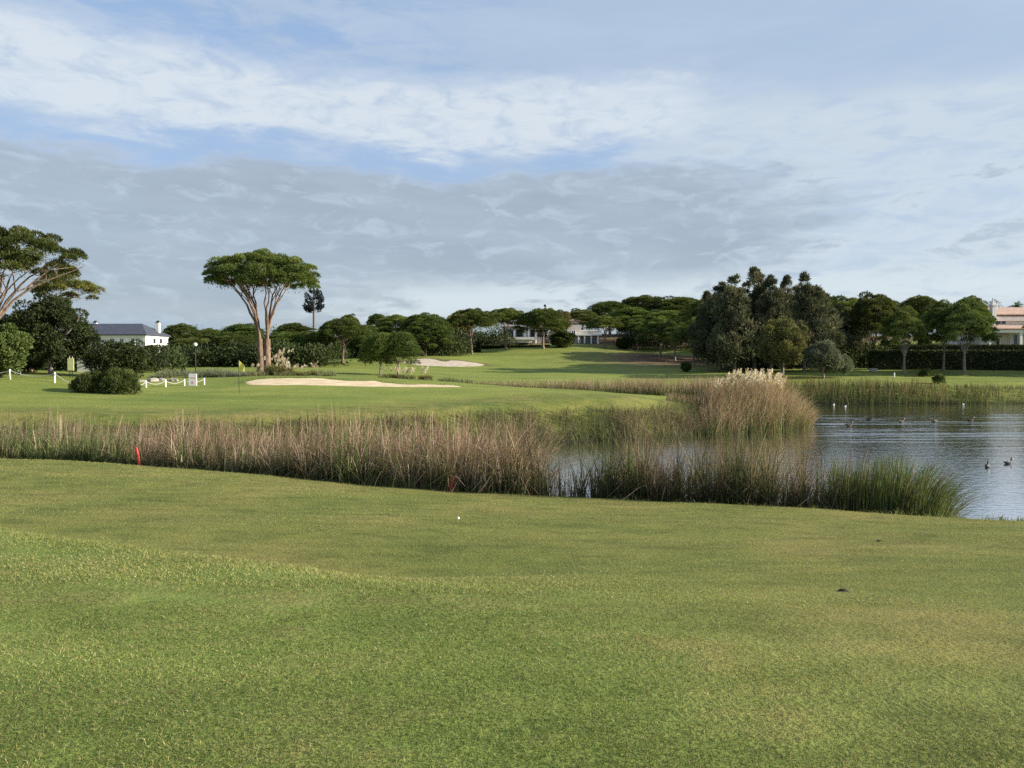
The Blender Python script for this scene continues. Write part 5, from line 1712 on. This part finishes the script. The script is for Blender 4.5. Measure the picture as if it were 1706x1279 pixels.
EXPO = 0.97
SKY = 0.1
world = bpy.data.worlds.new('World'); scene.world = world; world.use_nodes = True
nt = world.node_tree; nt.nodes.clear()
Lk = nt.links.new
wout = nd(nt, 'ShaderNodeOutputWorld'); bg = nd(nt, 'ShaderNodeBackground'); bg.inputs['Strength'].default_value = SKY
Lk(bg.outputs[0], wout.inputs['Surface'])
sky = nd(nt, 'ShaderNodeTexSky'); sky.sky_type = 'NISHITA'; sky.sun_disc = False
sky.sun_elevation = EL; sky.sun_rotation = AZ; sky.air_density = 1.0; sky.dust_density = 1.0; sky.ozone_density = 1.5


def val(n, i, v):
    if isinstance(v, (int, float)): n.inputs[i].default_value = v
    else: Lk(v, n.inputs[i])


def mth(op, a, b=0.0, c=None, clamp=False):
    n = nd(nt, 'ShaderNodeMath', operation=op); n.use_clamp = clamp
    val(n, 0, a); val(n, 1, b)
    if c is not None: val(n, 2, c)
    return n.outputs[0]


def sst(v, a, b, lo=0.0, hi=1.0):
    n = nd(nt, 'ShaderNodeMapRange', interpolation_type='SMOOTHSTEP')
    val(n, 0, v); n.inputs[1].default_value = a; n.inputs[2].default_value = b; n.inputs[3].default_value = lo; n.inputs[4].default_value = hi
    return n.outputs[0]


tc = nd(nt, 'ShaderNodeTexCoord')
sp = nd(nt, 'ShaderNodeSeparateXYZ'); Lk(tc.outputs['Generated'], sp.inputs[0])
az = mth('MULTIPLY', mth('ARCTAN2', sp.outputs[0], sp.outputs[1]), 57.2958)
el = mth('MULTIPLY', mth('ARCSINE', sp.outputs[2]), 57.2958)


def wnoise(sa, se, det, rough=0.55, off=0.0, dist=0.0):
    cmb = nd(nt, 'ShaderNodeCombineXYZ')
    val(cmb, 0, mth('MULTIPLY', az, sa)); val(cmb, 1, mth('MULTIPLY', el, se)); cmb.inputs[2].default_value = off
    n = nd(nt, 'ShaderNodeTexNoise'); n.inputs['Scale'].default_value = 1.0; n.inputs['Detail'].default_value = det
    n.inputs['Roughness'].default_value = rough; n.inputs['Distortion'].default_value = dist
    Lk(cmb.outputs[0], n.inputs['Vector'])
    return n.outputs['Fac']


nA = wnoise(0.07, 0.22, 5, 0.55, 3.1)      # broad masses
nB = wnoise(0.22, 0.75, 6, 0.6, 8.4, 0.4)  # streaky detail
nC = wnoise(0.11, 0.5, 6, 0.6, 15.7)       # middle
nD = wnoise(0.35, 0.9, 6, 0.62, 22.0, 0.6)
ew = mth('ADD', el, mth('ADD', mth('MULTIPLY', mth('SUBTRACT', nA, 0.5), 5.5), mth('MULTIPLY', mth('SUBTRACT', nB, 0.5), 3.2)))
aw = mth('ADD', az, mth('MULTIPLY', mth('SUBTRACT', nC, 0.5), 26))


def band(v, c, w, soft):
    return mth('MULTIPLY', sst(v, c - w - soft, c - w + soft * 0.3), sst(v, c + w - soft * 0.3, c + w + soft, 1.0, 0.0))


K = 1.0 / (SKY * 2 ** EXPO)


def lin(r, g_, b):
    f = lambda c: ((c / 255 + 0.055) / 1.055) ** 2.4 if c > 10 else c / 255 / 12.92
    return (f(r) * K, f(g_) * K, f(b) * K, 1)


def cmix(f, a, b):
    x = nd(nt, 'ShaderNodeMix', data_type='RGBA')
    x.clamp_factor = True
    val(x, 0, f)
    for i, v in ((6, a), (7, b)):
        if isinstance(v, tuple): x.inputs[i].default_value = v
        else: Lk(v, x.inputs[i])
    return x.outputs[2]


VEIL = lin(178, 198, 222); WHITE = lin(222, 231, 239); GREY = lin(167, 181, 200); RIGHT = lin(209, 221, 231)
BLUE = lin(146, 180, 226); LOW = lin(163, 184, 209)
c = cmix(sst(nC, 0.35, 0.7), VEIL, lin(186, 204, 228))
blue_src = cmix(0.85, sky.outputs[0], BLUE)
# clear blue high on the left, feathered by streaks
mb = mth('MULTIPLY', mth('MULTIPLY', sst(ew, 17.5, 20.5), sst(aw, 2, -12)), sst(nB, 0.66, 0.36))
c = cmix(mth('MULTIPLY', mb, 0.7), c, blue_src)
# bright white bank
mw = mth('MULTIPLY', band(ew, 17.4, 1.7, 2.2), sst(aw, 22, 8))
c = cmix(mth('MULTIPLY', mw, sst(nD, 0.28, 0.58, 0.35, 1.0)), c, WHITE)
# blue gap below it
mg = mth('MULTIPLY', mth('MULTIPLY', band(mth('ADD', el, mth('ADD', mth('MULTIPLY', mth('SUBTRACT', nB, 0.5), 4.5), mth('MULTIPLY', mth('SUBTRACT', nA, 0.5), 5.0))), 14.4, 0.5, 0.9), sst(aw, 13, 7)), sst(nC, 0.36, 0.56, 0.25, 1.0))
c = cmix(mth('MULTIPLY', mg, 0.62), c, blue_src)
# pale mottled sky on the right
mr_ = mth('MULTIPLY', sst(aw, 6, 18), sst(ew, 19.5, 15.5))
c = cmix(mth('MULTIPLY', mr_, sst(nB, 0.32, 0.6, 0.3, 1.0)), c, RIGHT)
# great grey bank
mg2 = mth('MULTIPLY', sst(ew, 13.9, 12.6), sst(mth('ADD', aw, mth('MULTIPLY', el, -0.6)), 19, 8))
c = cmix(mth('MULTIPLY', mg2, sst(nD, 0.72, 0.5, 0.72, 1.0)), c, cmix(sst(nD, 0.48, 0.74), cmix(sst(nC, 0.32, 0.66), lin(164, 178, 194), lin(174, 188, 203)), lin(190, 203, 216)))
# smaller grey shreds drifting in the pale part
ms = mth('MULTIPLY', mth('MULTIPLY', sst(nB, 0.52, 0.66), sst(aw, 8, 14)), sst(ew, 16, 13))
c = cmix(mth('MULTIPLY', ms, 0.75), c, lin(172, 187, 205))
# low bright streaks and the blue grey strip on the horizon
ml_ = mth('MULTIPLY', band(mth('ADD', el, mth('MULTIPLY', mth('SUBTRACT', nA, 0.5), 3.0)), 4.4, 0.9, 1.6), sst(aw, -20, -4))
c = cmix(mth('MULTIPLY', ml_, sst(nB, 0.36, 0.54)), c, lin(214, 226, 235))
mh = mth('MULTIPLY', sst(ew, 3.4, 1.2), 0.75)
c = cmix(mh, c, LOW)
c = cmix(mth('MULTIPLY', band(ew, 14.6, 1.2, 1.2), mth('MULTIPLY', sst(aw, -14, -22), 0.0)), c, WHITE)
c = cmix(0.10, c, sky.outputs[0])
Lk(c, bg.inputs['Color'])

scene.view_settings.view_transform = 'Standard'
scene.view_settings.look = 'None'
scene.view_settings.exposure = EXPO
scene.view_settings.gamma = 1.0
scene.cycles.max_bounces = 6
scene.cycles.transparent_max_bounces = 4
scene.cycles.use_denoising = False
